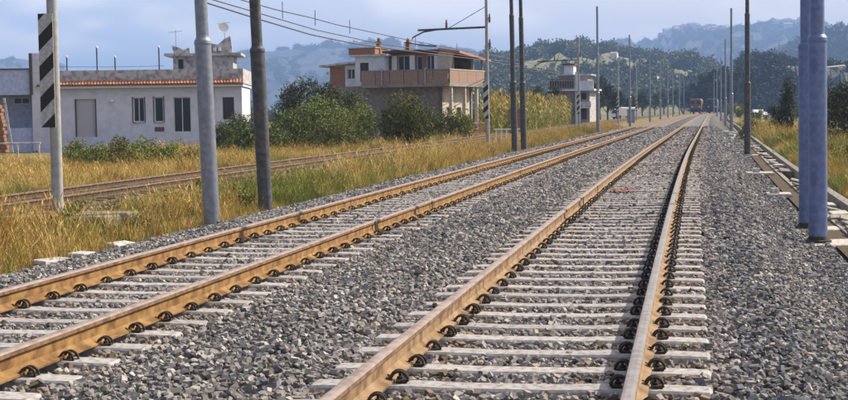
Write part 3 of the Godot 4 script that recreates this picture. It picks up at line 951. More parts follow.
func build_plants() -> void:
	var dark := Color(0.085, 0.115, 0.035)
	var mid := Color(0.18, 0.22, 0.065)
	var lite := Color(0.18, 0.20, 0.06)
	# weeds and shrubs before the white house
	var k := 0
	for q in [[78.0, 140.0, 40.0], [100.0, 143.0, 30.0], [122.0, 136.0, 36.0], [146.0, 139.0, 40.0], [170.0, 143.0, 34.0], [190.0, 147.0, 26.0], [94.0, 149.0, 44.0], [135.0, 149.0, 50.0]]:
		bush(q[0], q[1], 162.0, q[2], 58.0 - 2.0 * (k % 3), [lite, mid, Color(0.16, 0.165, 0.05)][k % 3], 2600, "low straggling green bush in front of the white house", "low bushes before the white house")
		k += 1
	bush(222.0, 121.0, 148.0, 28.0, 72.0, dark, 3600, "small dark green bush at the corner of the white house")
	bush(262.0, 116.0, 148.0, 66.0, 74.0, dark, 8000, "broad dark green bush between the white house and the tall shrubs")
	bush(300.0, 72.0, 140.0, 52.0, 90.0, Color(0.065, 0.075, 0.036), 11000, "tallest dark loose shrub between the two houses")
	bush(330.0, 78.0, 140.0, 52.0, 92.0, Color(0.08, 0.085, 0.04), 9000, "dark brownish shrub at the edge of the brick house")
	bush(352.0, 86.0, 140.0, 44.0, 88.0, Color(0.10, 0.12, 0.045), 8000, "tall green shrub in front of the brick house porch")
	bush(318.0, 98.0, 142.0, 76.0, 82.0, mid, 9000, "wide bright green bush below the dark shrubs")
	bush(358.0, 103.0, 142.0, 56.0, 80.0, Color(0.17, 0.205, 0.06), 7000, "fresh green bush beside the round one")
	bush(240.0, 112.0, 148.0, 40.0, 78.0, dark, 5000, "dark green bush filling the gap beside the white house corner")
	bush(285.0, 108.0, 144.0, 60.0, 80.0, Color(0.12, 0.15, 0.045), 7000, "leafy green bush under the tallest dark shrub")
	bush(340.0, 112.0, 142.0, 60.0, 76.0, Color(0.16, 0.18, 0.055), 6000, "yellow green bush low before the bright one")
	var rb := at_depth(407.0, 130.0, 80.0)
	rb.y = ground_y(rb.x, 80.0)
	var ball := thing("bush", rb, 0.0, "round clipped olive green bush in front of the brick house", "bush")
	var bh := at_depth(407.0, 90.5, 80.0).y - rb.y
	var br := 28.0 * 80.0 / FOC
	part("stems", stems([[Vector3(0, -0.2, 0), Vector3(0.1, bh * 0.6, 0), 1.0], [Vector3(0.1, -0.2, 0), Vector3(0.6, bh * 0.55, 0.2), 0.8], [Vector3(-0.1, -0.2, 0), Vector3(-0.6, bh * 0.5, -0.2), 0.8]], 0.06, 404).mesh(M.bark), ball)
	part("foliage", crown([[Vector3(0, bh * 0.5, 0), Vector3(br, bh * 0.5, br)], [Vector3(br * 0.3, bh * 0.36, br * 0.2), Vector3(br * 0.75, bh * 0.36, br * 0.75)], [Vector3(-br * 0.35, bh * 0.34, 0.1), Vector3(br * 0.7, bh * 0.34, br * 0.8)]], 16000, 0.085, Color(0.125, 0.135, 0.038), 0.3, 405).mesh(M.leaf, true), ball)
	for q in [[455.0, 108.0, 34.0], [474.0, 106.0, 26.0], [440.0, 112.0, 30.0], [465.0, 114.0, 30.0]]:
		bush(q[0], q[1], 130.0, q[2], 96.0 if q[0] < 470.0 else 112.0, lite, 2600, "low yellowish green bush by the brick house veranda", "low bushes by the veranda")
	# trees behind the houses and the reeds
	var far := [[497.0, 90.0, 30.0, 170.0], [515.0, 87.0, 34.0, 175.0], [538.0, 86.0, 34.0, 180.0], [556.0, 84.0, 30.0, 185.0], [597.0, 86.0, 26.0, 232.0], [608.0, 82.0, 22.0, 240.0], [617.0, 88.0, 20.0, 250.0], [600.0, 74.0, 30.0, 300.0]]
	for q in far:
		var p := at_depth(q[0], 112.0, q[3])
		var t := at_depth(q[0], q[1], q[3])
		var gy := ground_y(p.x, q[3])
		make_tree("dark_tree", Vector3(p.x, gy, -q[3]), t.y - gy, q[2] * q[3] / FOC, Color(0.055, 0.072, 0.036), 3500, "dark green tree in the row behind the reeds and apartment building", "trees behind the reeds", int(q[0]), 0)
	for q in [[632.0, 93.0, 16.0, 300.0], [643.0, 90.0, 20.0, 320.0], [655.0, 92.0, 18.0, 420.0], [664.0, 88.0, 18.0, 440.0], [674.0, 86.0, 20.0, 455.0], [684.0, 84.0, 18.0, 460.0]]:
		var p := at_depth(q[0], 112.0, q[3])
		var t := at_depth(q[0], q[1], q[3])
		var gy := ground_y(p.x, q[3])
		make_tree("green_tree", Vector3(p.x, gy, -q[3]), t.y - gy, q[2] * q[3] / FOC, Color(0.065, 0.085, 0.035), 2200, "mid green tree beyond the distant poles beside the line", "trees beyond the distant poles", int(q[0]) + 5, 0)
	# the dark wood at the end of the line
	for q in [[694.0, 79.0, 22.0, 470.0], [703.0, 71.0, 24.0, 480.0], [713.0, 65.0, 26.0, 470.0], [724.0, 62.0, 26.0, 480.0], [737.0, 60.0, 26.0, 470.0], [690.0, 88.0, 18.0, 460.0], [707.0, 83.0, 24.0, 462.0], [720.0, 80.0, 24.0, 458.0], [731.0, 76.0, 20.0, 458.0], [749.0, 66.0, 22.0, 480.0]]:
		var p := at_depth(q[0], 112.0, q[3])
		var t := at_depth(q[0], q[1], q[3])
		var gy := ground_y(p.x, q[3])
		make_tree("wood_tree", Vector3(p.x, gy, -q[3]), t.y - gy, q[2] * q[3] / FOC, Color(0.042, 0.056, 0.032), 4200, "tall dark tree in the wood where the line ends", "trees of the wood at the end of the line", int(q[0]) + 9, 0)
	# right of the line
	var p := at_depth(788.0, 132.0, 105.0)
	make_tree("narrow_tree", Vector3(p.x, ground_y(p.x, 105.0), -105.0), at_depth(788.0, 75.0, 105.0).y - ground_y(p.x, 105.0), 2.0, Color(0.045, 0.055, 0.026), 6500, "tall narrow dark tree on the verge behind the galvanised poles", "", 811, 1)
	p = at_depth(775.0, 128.0, 112.0)
	make_tree("bush", Vector3(p.x, ground_y(p.x, 112.0), -112.0), at_depth(775.0, 99.0, 112.0).y - ground_y(p.x, 112.0), 1.6, Color(0.05, 0.065, 0.03), 2600, "dark bush at the foot of the narrow tree", "", 812, 2, "bush")
	p = at_depth(846.0, 150.0, 84.0)
	make_tree("broad_tree", Vector3(p.x, ground_y(p.x, 84.0), -84.0), at_depth(846.0, 70.0, 84.0).y - ground_y(p.x, 84.0), 4.4, Color(0.055, 0.062, 0.026), 12000, "large dark olive tree on the field beyond the drain", "", 813, 2)
	p = at_depth(870.0, 150.0, 100.0)
	make_tree("broad_tree", Vector3(p.x, ground_y(p.x, 100.0), -100.0), 5.6, 5.0, Color(0.06, 0.07, 0.03), 7000, "taller tree behind the dark olive tree", "", 814, 2)
	for q in [[752.0, 117.0, 16.0, 118.0], [745.0, 121.0, 14.0, 100.0]]:
		bush(q[0], q[1], 131.0, q[2], q[3], lite, 1800, "small green shrub on the verge near the pale path", "shrubs near the pale path")
	for q in [[743.0, 101.0, 12.0, 250.0], [751.0, 104.0, 10.0, 240.0], [761.0, 107.0, 9.0, 230.0], [772.0, 103.0, 12.0, 260.0], [800.0, 98.0, 16.0, 220.0], [735.0, 100.0, 10.0, 280.0], [728.0, 99.0, 8.0, 320.0], [812.0, 92.0, 18.0, 260.0], [836.0, 88.0, 20.0, 240.0], [748.0, 113.0, 10.0, 160.0]]:
		var f := at_depth(q[0], 112.0, q[3])
		var gy := ground_y(f.x, q[3])
		make_tree("field_tree", Vector3(f.x, gy, -q[3]), at_depth(q[0], q[1], q[3]).y - gy, q[2] * q[3] / FOC * 1.2, [mid, Color(0.06, 0.08, 0.035), lite][int(q[0]) % 3], 1500, "round green bush in the field below the scrubby slope", "bushes in the field below the slope", int(q[0]) + 31, 2, "bush")
	for i in 14:
		var x := rng.randf_range(800.0, 852.0)
		var q := on_height(x, rng.randf_range(158.0, 176.0), -0.75)
		q.y = ground_y(q.x, -q.z)
		make_tree("weed_clump", q, rng.randf_range(0.35, 0.7), rng.randf_range(0.5, 0.9), Color(0.14, 0.17, 0.04) if i % 3 else Color(0.25, 0.22, 0.06), 420, "leafy green weed on the grass verge beyond the drain", "weeds on the verge", 900 + i, 2, "weed")
	for i in 16:
		var z := rng.randf_range(17.0, 34.0)
		var x := rng.randf_range(-11.8, -8.9)
		var q := T(x, 0, z)
		q.y = ground_y(q.x, z) - 0.03
		make_tree("weed_clump", q, rng.randf_range(0.3, 0.65), rng.randf_range(0.4, 0.8), Color(0.12, 0.155, 0.035) if i % 2 else Color(0.17, 0.18, 0.05), 420, "leafy green weed among the dry grass by the ballast", "weeds by the ballast", 940 + i, 2, "weed")

# ---------------------------------------------------------------- hills
func hill(called: String, ridge: Array, z: float, front: float, back: float, base: float, rough: float, m: Material, label: String, sd: int) -> Array:
	var r := FastNoiseLite.new()
	r.seed = sd
	r.frequency = 1.0
	r.fractal_octaves = 4
	var cols := 130
	var rows := 16
	var pts := []
	for i in cols + 1:
		var px := lerpf(ridge[0][0], ridge[-1][0], float(i) / cols)
		var py := 0.0
		for k in ridge.size() - 1:
			if px >= ridge[k][0] and px <= ridge[k + 1][0]:
				py = lerpf(ridge[k][1], ridge[k + 1][1], (px - ridge[k][0]) / (ridge[k + 1][0] - ridge[k][0]))
		var top := at_depth(px, py, z)
		var col := []
		for j in rows + 1:
			var f := float(j) / rows
			var zz: float
			var y: float
			if f <= 0.75:
				var t := f / 0.75
				zz = z - front * (1.0 - t)
				y = lerpf(base, top.y, pow(smoothstep(0.0, 1.0, t), 0.8))
				y += (top.y - base) * 0.28 * r.get_noise_2d(top.x / (top.y - base) * rough, zz / (top.y - base) * rough) * sin(PI * t)
			else:
				var t := (f - 0.75) / 0.25
				zz = z + back * t
				y = lerpf(top.y, base, smoothstep(0.0, 1.0, t))
			col.append(Vector3(top.x, y, -zz))
		pts.append(col)
	var g := Geo.new()
	for i in cols:
		for j in rows:
			g.quad(pts[i][j], pts[i + 1][j], pts[i + 1][j + 1], pts[i][j + 1])
	var o := top_mesh(called, g.mesh(m), label, "hill", "", "structure")
	return pts

func woodland(called: String, pts: Array, count: int, size: float, tints: Array, clump: ArrayMesh, label: String, sd: int, cover := 0.0) -> void:
	var r := RandomNumberGenerator.new()
	r.seed = sd
	var w := []
	var t := PackedColorArray()
	for i in count:
		var a := r.randf() * (pts.size() - 1.001)
		var b := pow(r.randf(), 0.7) * 12.6
		var i0 := int(a)
		var j0 := int(b)
		var p: Vector3 = pts[i0][j0].lerp(pts[i0 + 1][j0], a - i0).lerp(pts[i0][j0 + 1].lerp(pts[i0 + 1][j0 + 1], a - i0), b - j0)
		if noise.get_noise_2d(p.x * 0.25 + sd, p.z * 0.25) < cover: continue
		var s := size * r.randf_range(0.55, 1.25)
		w.append(Transform3D(Basis(Vector3.UP, r.randf() * TAU).scaled(Vector3(s, s * r.randf_range(0.7, 1.1), s)), p))
		var c: Color = tints[r.randi() % tints.size()]
		var v := r.randf_range(0.75, 1.25)
		t.append(Color(c.r * v, c.g * v, c.b * v))
	var o := scatter(numbered(called), clump, w, t, self)
	tag(o, label, "woodland", "", "stuff")

func build_hills() -> void:
	var g := crown([[Vector3(0, 0.5, 0), Vector3(0.5, 0.5, 0.5)], [Vector3(0.3, 0.35, 0.1), Vector3(0.35, 0.32, 0.35)], [Vector3(-0.25, 0.4, -0.2), Vector3(0.35, 0.35, 0.35)]], 560, 0.17, Color.WHITE, 0.3, 71)
	var clump := g.mesh(M.leaf, true)
	var deep := [Color(0.055, 0.07, 0.045), Color(0.07, 0.085, 0.05), Color(0.09, 0.10, 0.055), Color(0.06, 0.075, 0.05)]
	var left := hill("far_hill", [[-90, 66], [0, 64], [20, 61], [38, 60], [60, 72], [100, 82], [200, 82], [245, 73], [258, 66], [270, 62], [285, 56], [305, 52], [330, 52], [350, 49], [400, 48], [450, 52], [487, 57], [505, 59], [525, 56], [545, 54], [575, 58], [610, 70], [640, 84]], 3900.0, 1500.0, 900.0, -4.0, 0.9, M.hill_far, "long blue hazy hill behind the two houses", 81)
	woodland("far_woodland", left, 2600, 17.0, deep, clump, "woods and scrub on the long blue hill", 82, -0.05)
	var town := hill("far_hill", [[570, 74], [590, 62], [602, 55], [610, 49], [622, 47], [640, 49], [655, 45], [665, 41], [680, 37], [689, 35], [700, 36], [720, 35], [735, 34], [760, 31], [775, 29], [790, 28], [798, 25], [806, 26], [816, 31], [826, 34], [836, 35], [848, 34], [880, 36], [930, 40]], 4600.0, 1900.0, 900.0, -4.0, 0.9, M.hill_far, "high blue ridge with a hill town on its crest", 83)
	woodland("far_woodland", town, 2600, 18.0, deep, clump, "woods and scrub on the high ridge with the town", 84, -0.05)
	var wood := hill("wooded_hill", [[440, 94], [470, 84], [487, 76], [510, 66], [525, 61], [545, 59], [565, 57], [580, 55], [588, 52], [598, 57], [606, 56], [620, 58], [640, 61], [660, 63], [690, 66], [706, 72], [722, 82], [745, 96], [790, 108]], 1150.0, 560.0, 300.0, -3.0, 0.8, M.hill_mid, "lower wooded hill with tan fields behind the poles", 85)
	woodland("hill_woodland", wood, 4200, 8.0, [Color(0.10, 0.125, 0.06), Color(0.125, 0.15, 0.07), Color(0.15, 0.165, 0.075)], clump, "dark trees covering the lower wooded hill", 86, 0.04)
	var side := hill("green_hill", [[780, 62], [800, 52], [826, 43], [848, 41], [880, 38], [930, 36]], 2100.0, 800.0, 500.0, -3.0, 0.8, M.hill_mid, "hazy green hillside behind the galvanised poles", 87)
	woodland("hill_woodland", side, 900, 20.0, deep, clump, "scattered trees on the hazy green hillside", 88, 0.0)
	var cut := hill("cut_slope", [[722, 92], [735, 82], [748, 74], [758, 70], [768, 67], [778, 66], [800, 69], [825, 68], [848, 66], [880, 64], [930, 62]], 640.0, 110.0, 120.0, -3.5, 1.6, M.hill_cut, "dark scrubby slope below the hillside road", 89)
	woodland("slope_scrub", cut, 1500, 4.2, [Color(0.035, 0.048, 0.03), Color(0.05, 0.062, 0.036), Color(0.045, 0.055, 0.04)], clump, "dark scrub covering the slope below the hillside road", 90, -0.12)
	# a road along its edge
	var gr := Geo.new()
	for i in range(18, 118):
		var a: Vector3 = cut[i][12] + Vector3(0, 0.5, 2.0)
		var b: Vector3 = cut[i + 1][12] + Vector3(0, 0.5, 2.0)
		gr.quad(a + Vector3(0, -0.45, 1.0), b + Vector3(0, -0.45, 1.0), b, a)
		gr.quad(a, b, b + Vector3(0, 0.3, -7.0), a + Vector3(0, 0.3, -7.0))
	top_mesh("road", gr.mesh(M.path), "pale road along the top of the scrubby slope", "road", "", "structure")
	# trees above the rock face
	for i in 22:
		var px := 742.0 + 3.6 * i + rng.randf_range(-1.5, 1.5)
		var z := 665.0 + rng.randf_range(-8.0, 30.0)
		var foot := at_depth(px, lerpf(72.0, 68.0, smoothstep(742.0, 770.0, px)), z)
		var h := lerpf(10.5, 5.0, smoothstep(755.0, 812.0, px)) * rng.randf_range(0.75, 1.1)
		make_tree("hill_tree", foot - Vector3(0, 1.0, 0), h, h * rng.randf_range(0.75, 1.1), Color(0.045, 0.06, 0.03), 700, "dark round tree on the hillside above the pale road", "trees above the hillside road", 1200 + i, 0)
	# town houses on the far ridge and houses on the lower hill
	var walls := [flat(0.80, 0.77, 0.72), flat(0.72, 0.67, 0.60), flat(0.82, 0.81, 0.79)]
	var protos := []
	for k in 3:
		var h := Geo.new()
		h.box(Vector3(0, 1, 0), Vector3(12, 16, 10))
		var rf := Geo.new()
		for s in [-1, 1]:
			rf.quad(Vector3(-6.4 * s, 8.9, 5.4 * s), Vector3(6.4 * s, 8.9, 5.4 * s), Vector3(6.4 * s, 11.4, 0), Vector3(-6.4 * s, 11.4, 0))
			rf.tri(Vector3(6.05 * s, 9.0, 5.0 * s), Vector3(6.05 * s, 9.0, -5.0 * s), Vector3(6.05 * s, 11.3, 0))
		protos.append([h.mesh(walls[k]), rf.mesh(M.old_tiles)])
	var spots := []
	for i in 46:
		var px := clampf(rng.randfn(697.0, 19.0), 652.0, 758.0)
		spots.append([px, 1, rng.randf_range(0.0, 2.2)])
	for i in 14: spots.append([rng.randf_range(768.0, 800.0), 1, rng.randf_range(0.0, 2.2)])
	for i in 16: spots.append([rng.randf_range(596.0, 668.0), 2, rng.randf_range(3.0, 8.5)])
	for q in spots:
		var pts: Array = town if q[1] == 1 else wood
		var lo: float = 570.0 if q[1] == 1 else 440.0
		var hi: float = 930.0 if q[1] == 1 else 790.0
		var a: float = (q[0] - lo) / (hi - lo) * 130.0
		var j: float = 12.0 - q[2]
		var p: Vector3 = pts[int(a)][int(j)].lerp(pts[int(a) + 1][int(j) + 1], 0.5)
		var k := rng.randi() % 3
		var s := rng.randf_range(1.2, 2.0) if q[1] == 1 else rng.randf_range(0.28, 0.45)
		var t := thing("hill_house", p, rng.randf() * TAU, "tiny pale house in the town on the far ridge" if q[1] == 1 else "small pale house among trees on the lower wooded hill", "house", "houses of the hill town" if q[1] == 1 else "houses on the lower hill")
		t.scale = Vector3(s, s * rng.randf_range(0.9, 1.5), s)
		if q[1] == 1: t.position += Vector3(0, 5.0, 8.0)
		part("wall", protos[k][0], t)
		part("roof", protos[k][1], t)
	for q in [[689.0, 35.0, 29.5, "church tower rising above the town on the far ridge"], [845.0, 35.0, 30.0, "slim tower on the ridge beyond the galvanised poles"]]:
		var foot := at_depth(q[0], q[1] + 1.0, 4590.0)
		var top := at_depth(q[0], q[2], 4590.0)
		var t := thing("church_tower", foot, 0.4, q[3], "tower")
		var hh := top.y - foot.y
		var h := Geo.new()
		h.box(Vector3(0, hh * 0.4, 0), Vector3(8, hh * 0.8, 8))
		h.box(Vector3(0, hh * 0.82, 0), Vector3(9, hh * 0.04, 9))
		part("shaft", h.mesh(walls[1]), t)
		h = Geo.new()
		h.lathe(Vector3(0, hh * 0.84, 0), [Vector2(3.6, 0), Vector2(3.3, hh * 0.1), Vector2(1.8, hh * 0.16), Vector2(0, hh * 0.2)], 10)
		part("dome", h.mesh(walls[0]), t)

# ---------------------------------------------------------------- houses
func wall_mesh(w: float, h: float, d: float, holes: Array, m: Material) -> ArrayMesh:     # front at z = 0, x from 0 to w, y from 0 to h; holes: [x0, x1, y0, y1]
	var xs := [0.0, w]
	var ys := [0.0, h]
	for o in holes:
		for x in [o[0], o[1]]:
			if not xs.has(x): xs.append(x)
		for y in [o[2], o[3]]:
			if not ys.has(y): ys.append(y)
	xs.sort(); ys.sort()
	var g := Geo.new()
	var open := func(i: int, j: int) -> bool:
		if i < 0 or j < 0 or i >= xs.size() - 1 or j >= ys.size() - 1: return true
		var cx: float = (xs[i] + xs[i + 1]) * 0.5
		var cy: float = (ys[j] + ys[j + 1]) * 0.5
		for o in holes:
			if cx > o[0] and cx < o[1] and cy > o[2] and cy < o[3]: return true
		return false
	for i in xs.size() - 1:
		for j in ys.size() - 1:
			if open.call(i, j): continue
			var a := Vector3(xs[i], ys[j], 0)
			var b := Vector3(xs[i + 1], ys[j], 0)
			var c := Vector3(xs[i + 1], ys[j + 1], 0)
			var e := Vector3(xs[i], ys[j + 1], 0)
			var k := Vector3(0, 0, -d)
			g.quad(a, b, c, e)
			g.quad(b + k, a + k, e + k, c + k)
			if open.call(i - 1, j): g.quad(a + k, a, e, e + k)
			if open.call(i + 1, j): g.quad(b, b + k, c + k, c)
			if open.call(i, j - 1): g.quad(a + k, b + k, b, a)
			if open.call(i, j + 1): g.quad(e, c, c + k, e + k)
	return g.mesh(m)

func window(parent: Node, x0: float, x1: float, y0: float, y1: float, z: float, bars: int, fm: Material, called := "window", pane: Material = null) -> void:
	var f := 0.055
	var g := Geo.new()
	var cx := (x0 + x1) * 0.5
	var cy := (y0 + y1) * 0.5
	g.box(Vector3(x0 + f * 0.5, cy, z), Vector3(f, y1 - y0, 0.06))
	g.box(Vector3(x1 - f * 0.5, cy, z), Vector3(f, y1 - y0, 0.06))
	g.box(Vector3(cx, y0 + f * 0.5, z), Vector3(x1 - x0 - 2 * f, f, 0.056))
	g.box(Vector3(cx, y1 - f * 0.5, z), Vector3(x1 - x0 - 2 * f, f, 0.056))
	for b in bars:
		g.box(Vector3(lerpf(x0, x1, float(b + 1) / (bars + 1)), cy, z), Vector3(f * 0.9, y1 - y0 - 2 * f, 0.052))
	var o := part(called, g.mesh(fm), parent)
	g = Geo.new()
	g.box(Vector3(cx, cy, z - 0.01), Vector3(x1 - x0 - f, y1 - y0 - f, 0.012))
	part("pane", g.mesh(pane if pane else M.glass), o)

func railing(parent: Node, a: Vector3, b: Vector3, h: float, m: Material, gap := 0.14) -> void:
	var g := Geo.new()
	g.tube(PackedVector3Array([a + Vector3(0, h, 0), b + Vector3(0, h, 0)]), [0.025], 6)
	g.tube(PackedVector3Array([a + Vector3(0, 0.1, 0), b + Vector3(0, 0.1, 0)]), [0.018], 6)
	var n := int(a.distance_to(b) / gap)
	for i in n + 1:
		var p := a.lerp(b, float(i) / n)
		g.box(p + Vector3(0, h * 0.5, 0), Vector3(0.018, h, 0.018))
	part("railing", g.mesh(m), parent)

func box_part(called: String, parent: Node, lo: Vector3, hi: Vector3, m: Material) -> MeshInstance3D:
	var g := Geo.new()
	g.box((lo + hi) * 0.5, hi - lo)
	return part(called, g.mesh(m), parent)

func build_white_house() -> void:
	# local frame: x to the right along the front, y up from the ground, z toward the railway; one photo pixel is about 0.06 m
	var z := 84.0
	var o := at_depth(42.0, 148.0, z)
	var gy := -0.62
	o.y = gy
	var far_end := at_depth(243.0, 148.0, z + 2.9)
	far_end.y = gy
	var turn := atan2(-(far_end.z - o.z), far_end.x - o.x)
	var w := o.distance_to(far_end)
	var h := thing("white_house", o, turn, "low white house with a terracotta eave and a weathered rooftop parapet", "house")
	var k := w / 201.0          # metres per photo pixel along the front
	var X := func(px: float) -> float: return (px - 42.0) * k
	var eye_h := EYE - gy
	var Y := func(py: float, px: float) -> float: return eye_h + (117.95 - 0.01519 * px - py) * k
	var e := func(px0: float, px1: float, py0: float, py1: float) -> Array:
		var m: float = (px0 + px1) * 0.5
		return [X.call(px0), X.call(px1), Y.call(py1, m), Y.call(py0, m)]
	var top: float = Y.call(87.5, 140.0)
	var holes := [e.call(76.5, 96.5, 99.0, 137.0), e.call(134.0, 145.0, 97.5, 122.0), e.call(155.0, 164.0, 97.0, 122.0), e.call(174.0, 191.5, 97.0, 132.5), e.call(223.5, 235.0, 97.0, 119.5)]
	part("front_wall", wall_mesh(w, top, 0.3, holes, M.plaster), h)
	box_part("side_wall", h, Vector3(w - 0.3, 0, -8.0), Vector3(w, top, -0.302), M.plaster)
	box_part("side_wall", h, Vector3(0, 0, -8.0), Vector3(0.3, top, -0.302), M.plaster)
	box_part("rear_wall", h, Vector3(0.302, 0, -8.0), Vector3(w - 0.302, top, -7.7), M.plaster)
	# openings
	var sh: Array = holes[0]
	var s := box_part("roller_shutter", h, Vector3(sh[0], sh[2], -0.2), Vector3(sh[1], sh[3], -0.16), M.shutter)
	var n := 16
	for i in n:
		box_part("slat", s, Vector3(sh[0] + 0.02, lerpf(sh[2], sh[3], (i + 0.12) / n), -0.16), Vector3(sh[1] - 0.02, lerpf(sh[2], sh[3], (i + 0.9) / n), -0.145), M.shutter)
	box_part("shutter_guide", h, Vector3(sh[1] - 0.03, sh[2], -0.14), Vector3(sh[1] + 0.04, sh[3], 0.02), M.dark_frame)
	box_part("shutter_guide", h, Vector3(sh[0] - 0.04, sh[2], -0.14), Vector3(sh[0] + 0.03, sh[3], 0.02), M.dark_frame)
	for i in [1, 2]:
		var q: Array = holes[i]
		window(h, q[0], q[1], q[2], q[3], -0.18, 1 if i == 1 else 0, M.frame)
		box_part("window_sill", h, Vector3(q[0] - 0.06, q[2] - 0.06, -0.1), Vector3(q[1] + 0.06, q[2] - 0.002, 0.06), M.weathered)
		box_part("window_surround", h, Vector3(q[0] - 0.07, q[2], 0.002), Vector3(q[0] - 0.01, q[3] + 0.05, 0.025), M.dark_frame)
		box_part("window_surround", h, Vector3(q[1] + 0.01, q[2], 0.002), Vector3(q[1] + 0.07, q[3] + 0.05, 0.025), M.dark_frame)
	window(h, holes[3][0], holes[3][1], holes[3][2], holes[3][3], -0.18, 1, M.frame, "glazed_door")
	window(h, holes[4][0], holes[4][1], holes[4][2], holes[4][3], -0.18, 2, M.dark_frame)
	var vt: Array = e.call(155.0, 164.5, 127.0, 131.5)
	var vent := box_part("vent_grille", h, Vector3(vt[0], vt[2], 0.002), Vector3(vt[1], vt[3], 0.03), M.rust)
	for i in 3:
		box_part("slat", vent, Vector3(lerpf(vt[0], vt[1], (i + 0.2) / 3.0), vt[2] + 0.03, 0.032), Vector3(lerpf(vt[0], vt[1], (i + 0.7) / 3.0), vt[3] - 0.03, 0.05), M.dark_frame)
	var g := Geo.new()
	g.tube(PackedVector3Array([Vector3(X.call(214.0), top, 0.07), Vector3(X.call(214.0), 0.3, 0.07)]), [0.045], 8)
	part("downpipe", g.mesh(M.dark_frame), h)
	g = Geo.new()
	g.lathe(Vector3(X.call(113.0), Y.call(101.0, 113.0), 0.12), [Vector2(0, -0.12), Vector2(0.1, -0.08), Vector2(0.13, 0.0), Vector2(0.1, 0.08), Vector2(0, 0.12)], 10)
	part("wall_lamp", g.mesh(M.white_paint), h)
	# roof slab, eave with its tiles, parapet
	box_part("roof_slab", h, Vector3(-0.1, top, -8.1), Vector3(w + 0.1, top + 0.12, 0.45), M.plaster)
	var tw := 0.19
	var tiles := int((w + 0.3) / tw)
	var tm := []
	for q in 3:
		g = Geo.new()
		var ring := 7
		for i in ring:
			var a0 := PI * i / ring
			var a1 := PI * (i + 1) / ring
			var p0 := Vector3(-cos(a0) * 0.088, sin(a0) * 0.06, 0)
			var p1 := Vector3(-cos(a1) * 0.088, sin(a1) * 0.06, 0)
			var bk := Vector3(0, 0.26, -0.62)
			g.quad(p0, p1, p1 * 0.85 + bk, p0 * 0.85 + bk)
			g.quad(p0 * 0.84, p1 * 0.84, p1, p0)
			g.quad(p1 * 0.84, p0 * 0.84, p0 * 0.7 + bk, p1 * 0.7 + bk)
		tm.append(g.mesh(M.terracotta[q]))
	var eave := box_part("eave", h, Vector3(-0.14, top + 0.122, -0.12), Vector3(w + 0.14, top + 0.2, 0.5), M.terracotta[0])
	for i in tiles:
		part("roof_tile", tm[rng.randi() % 3], eave, Vector3(-0.1 + tw * (i + 0.5), top + 0.2 + rng.randf_range(-0.006, 0.006), 0.56 + rng.randf_range(-0.015, 0.015)))
	var pb := top + 0.2
	var pt: float = Y.call(69.5, 140.0)
	box_part("parapet", h, Vector3(-0.1, pb, -0.35), Vector3(w + 0.1, pt, -0.13), M.weathered)
	box_part("parapet", h, Vector3(w - 0.1, pb, -8.1), Vector3(w + 0.1, pt, -0.352), M.weathered)
	box_part("parapet", h, Vector3(-0.1, pb, -8.1), Vector3(0.1, pt, -0.352), M.weathered)
	# posts and a wire along the parapet
	for q in [[68.5, 57.0], [98.5, 47.5], [116.5, 57.0], [160.5, 47.0]]:
		g = Geo.new()
		var hh: float = Y.call(q[1], q[0])
		g.tube(PackedVector3Array([Vector3(X.call(q[0]), pt - 0.05, -0.24), Vector3(X.call(q[0]), hh, -0.24)]), [0.045], 6)
		var post := part("parapet_post", g.mesh(M.dark_pole), h)
		g = Geo.new()
		g.lathe(Vector3(X.call(q[0]), hh, -0.24), [Vector2(0, -0.05), Vector2(0.07, -0.02), Vector2(0.07, 0.06), Vector2(0, 0.1)], 8)
		part("lamp_globe", g.mesh(M.white_paint), post)
	g = Geo.new()
	g.tube(PackedVector3Array([Vector3(X.call(60.0), pt + 0.25, -0.24), Vector3(X.call(110.0), pt + 0.2, -0.24), Vector3(X.call(165.0), pt + 0.22, -0.24)]), [0.012], 4)
	part("clothes_line", g.mesh(M.wire), h)
	# rooftop room with its flared concrete crest
	var rx0: float = X.call(172.0)
	var rx1: float = X.call(233.0)
	var ry: float = Y.call(54.5, 200.0)
	var room_holes := [e.call(177.0, 182.5, 58.0, 68.0), e.call(207.0, 211.0, 57.0, 68.0)]
	for q in room_holes:
		q[0] -= rx0; q[1] -= rx0; q[2] -= pb; q[3] -= pb
	var room := part("rooftop_room", wall_mesh(rx1 - rx0, ry - pb, 0.2, room_holes, M.weathered), h, Vector3(rx0, pb, -1.6))
	for q in room_holes:
		window(room, q[0], q[1], q[2], q[3], -0.1, 0, M.dark_frame)
	box_part("room_side", h, Vector3(rx1 - 0.2, pb, -5.0), Vector3(rx1, ry, -1.802), M.weathered)
	box_part("room_side", h, Vector3(rx0, pb, -5.0), Vector3(rx0 + 0.2, ry, -1.802), M.weathered)
	var slab := box_part("room_roof", h, Vector3(rx0 - 0.5, ry, -5.4), Vector3(rx1 + 0.55, ry + 0.16, -1.1), M.weathered)
	for q in [[[171, 44], [173, 52], [190, 52], [189, 46], [183, 48.5], [178, 46]], [[204, 46], [206, 52], [233, 52], [231, 34], [225, 37], [218, 43], [212, 42]]]:
		g = Geo.new()
		var pl := PackedVector2Array()
		for p in q: pl.append(Vector2(X.call(p[0]), Y.call(p[1], p[0])))
		var idx := Geometry2D.triangulate_polygon(pl)
		for zz in [-1.5, -1.75]:
			for i in range(0, idx.size(), 3):
				var a := pl[idx[i]]
				var b := pl[idx[i + 1]]
				var c := pl[idx[i + 2]]
				var ccw := (b - a).cross(c - a) > 0
				if ccw != (zz == -1.5):
					var sw := b; b = c; c = sw
				g.tri(Vector3(a.x, a.y, zz), Vector3(b.x, b.y, zz), Vector3(c.x, c.y, zz))
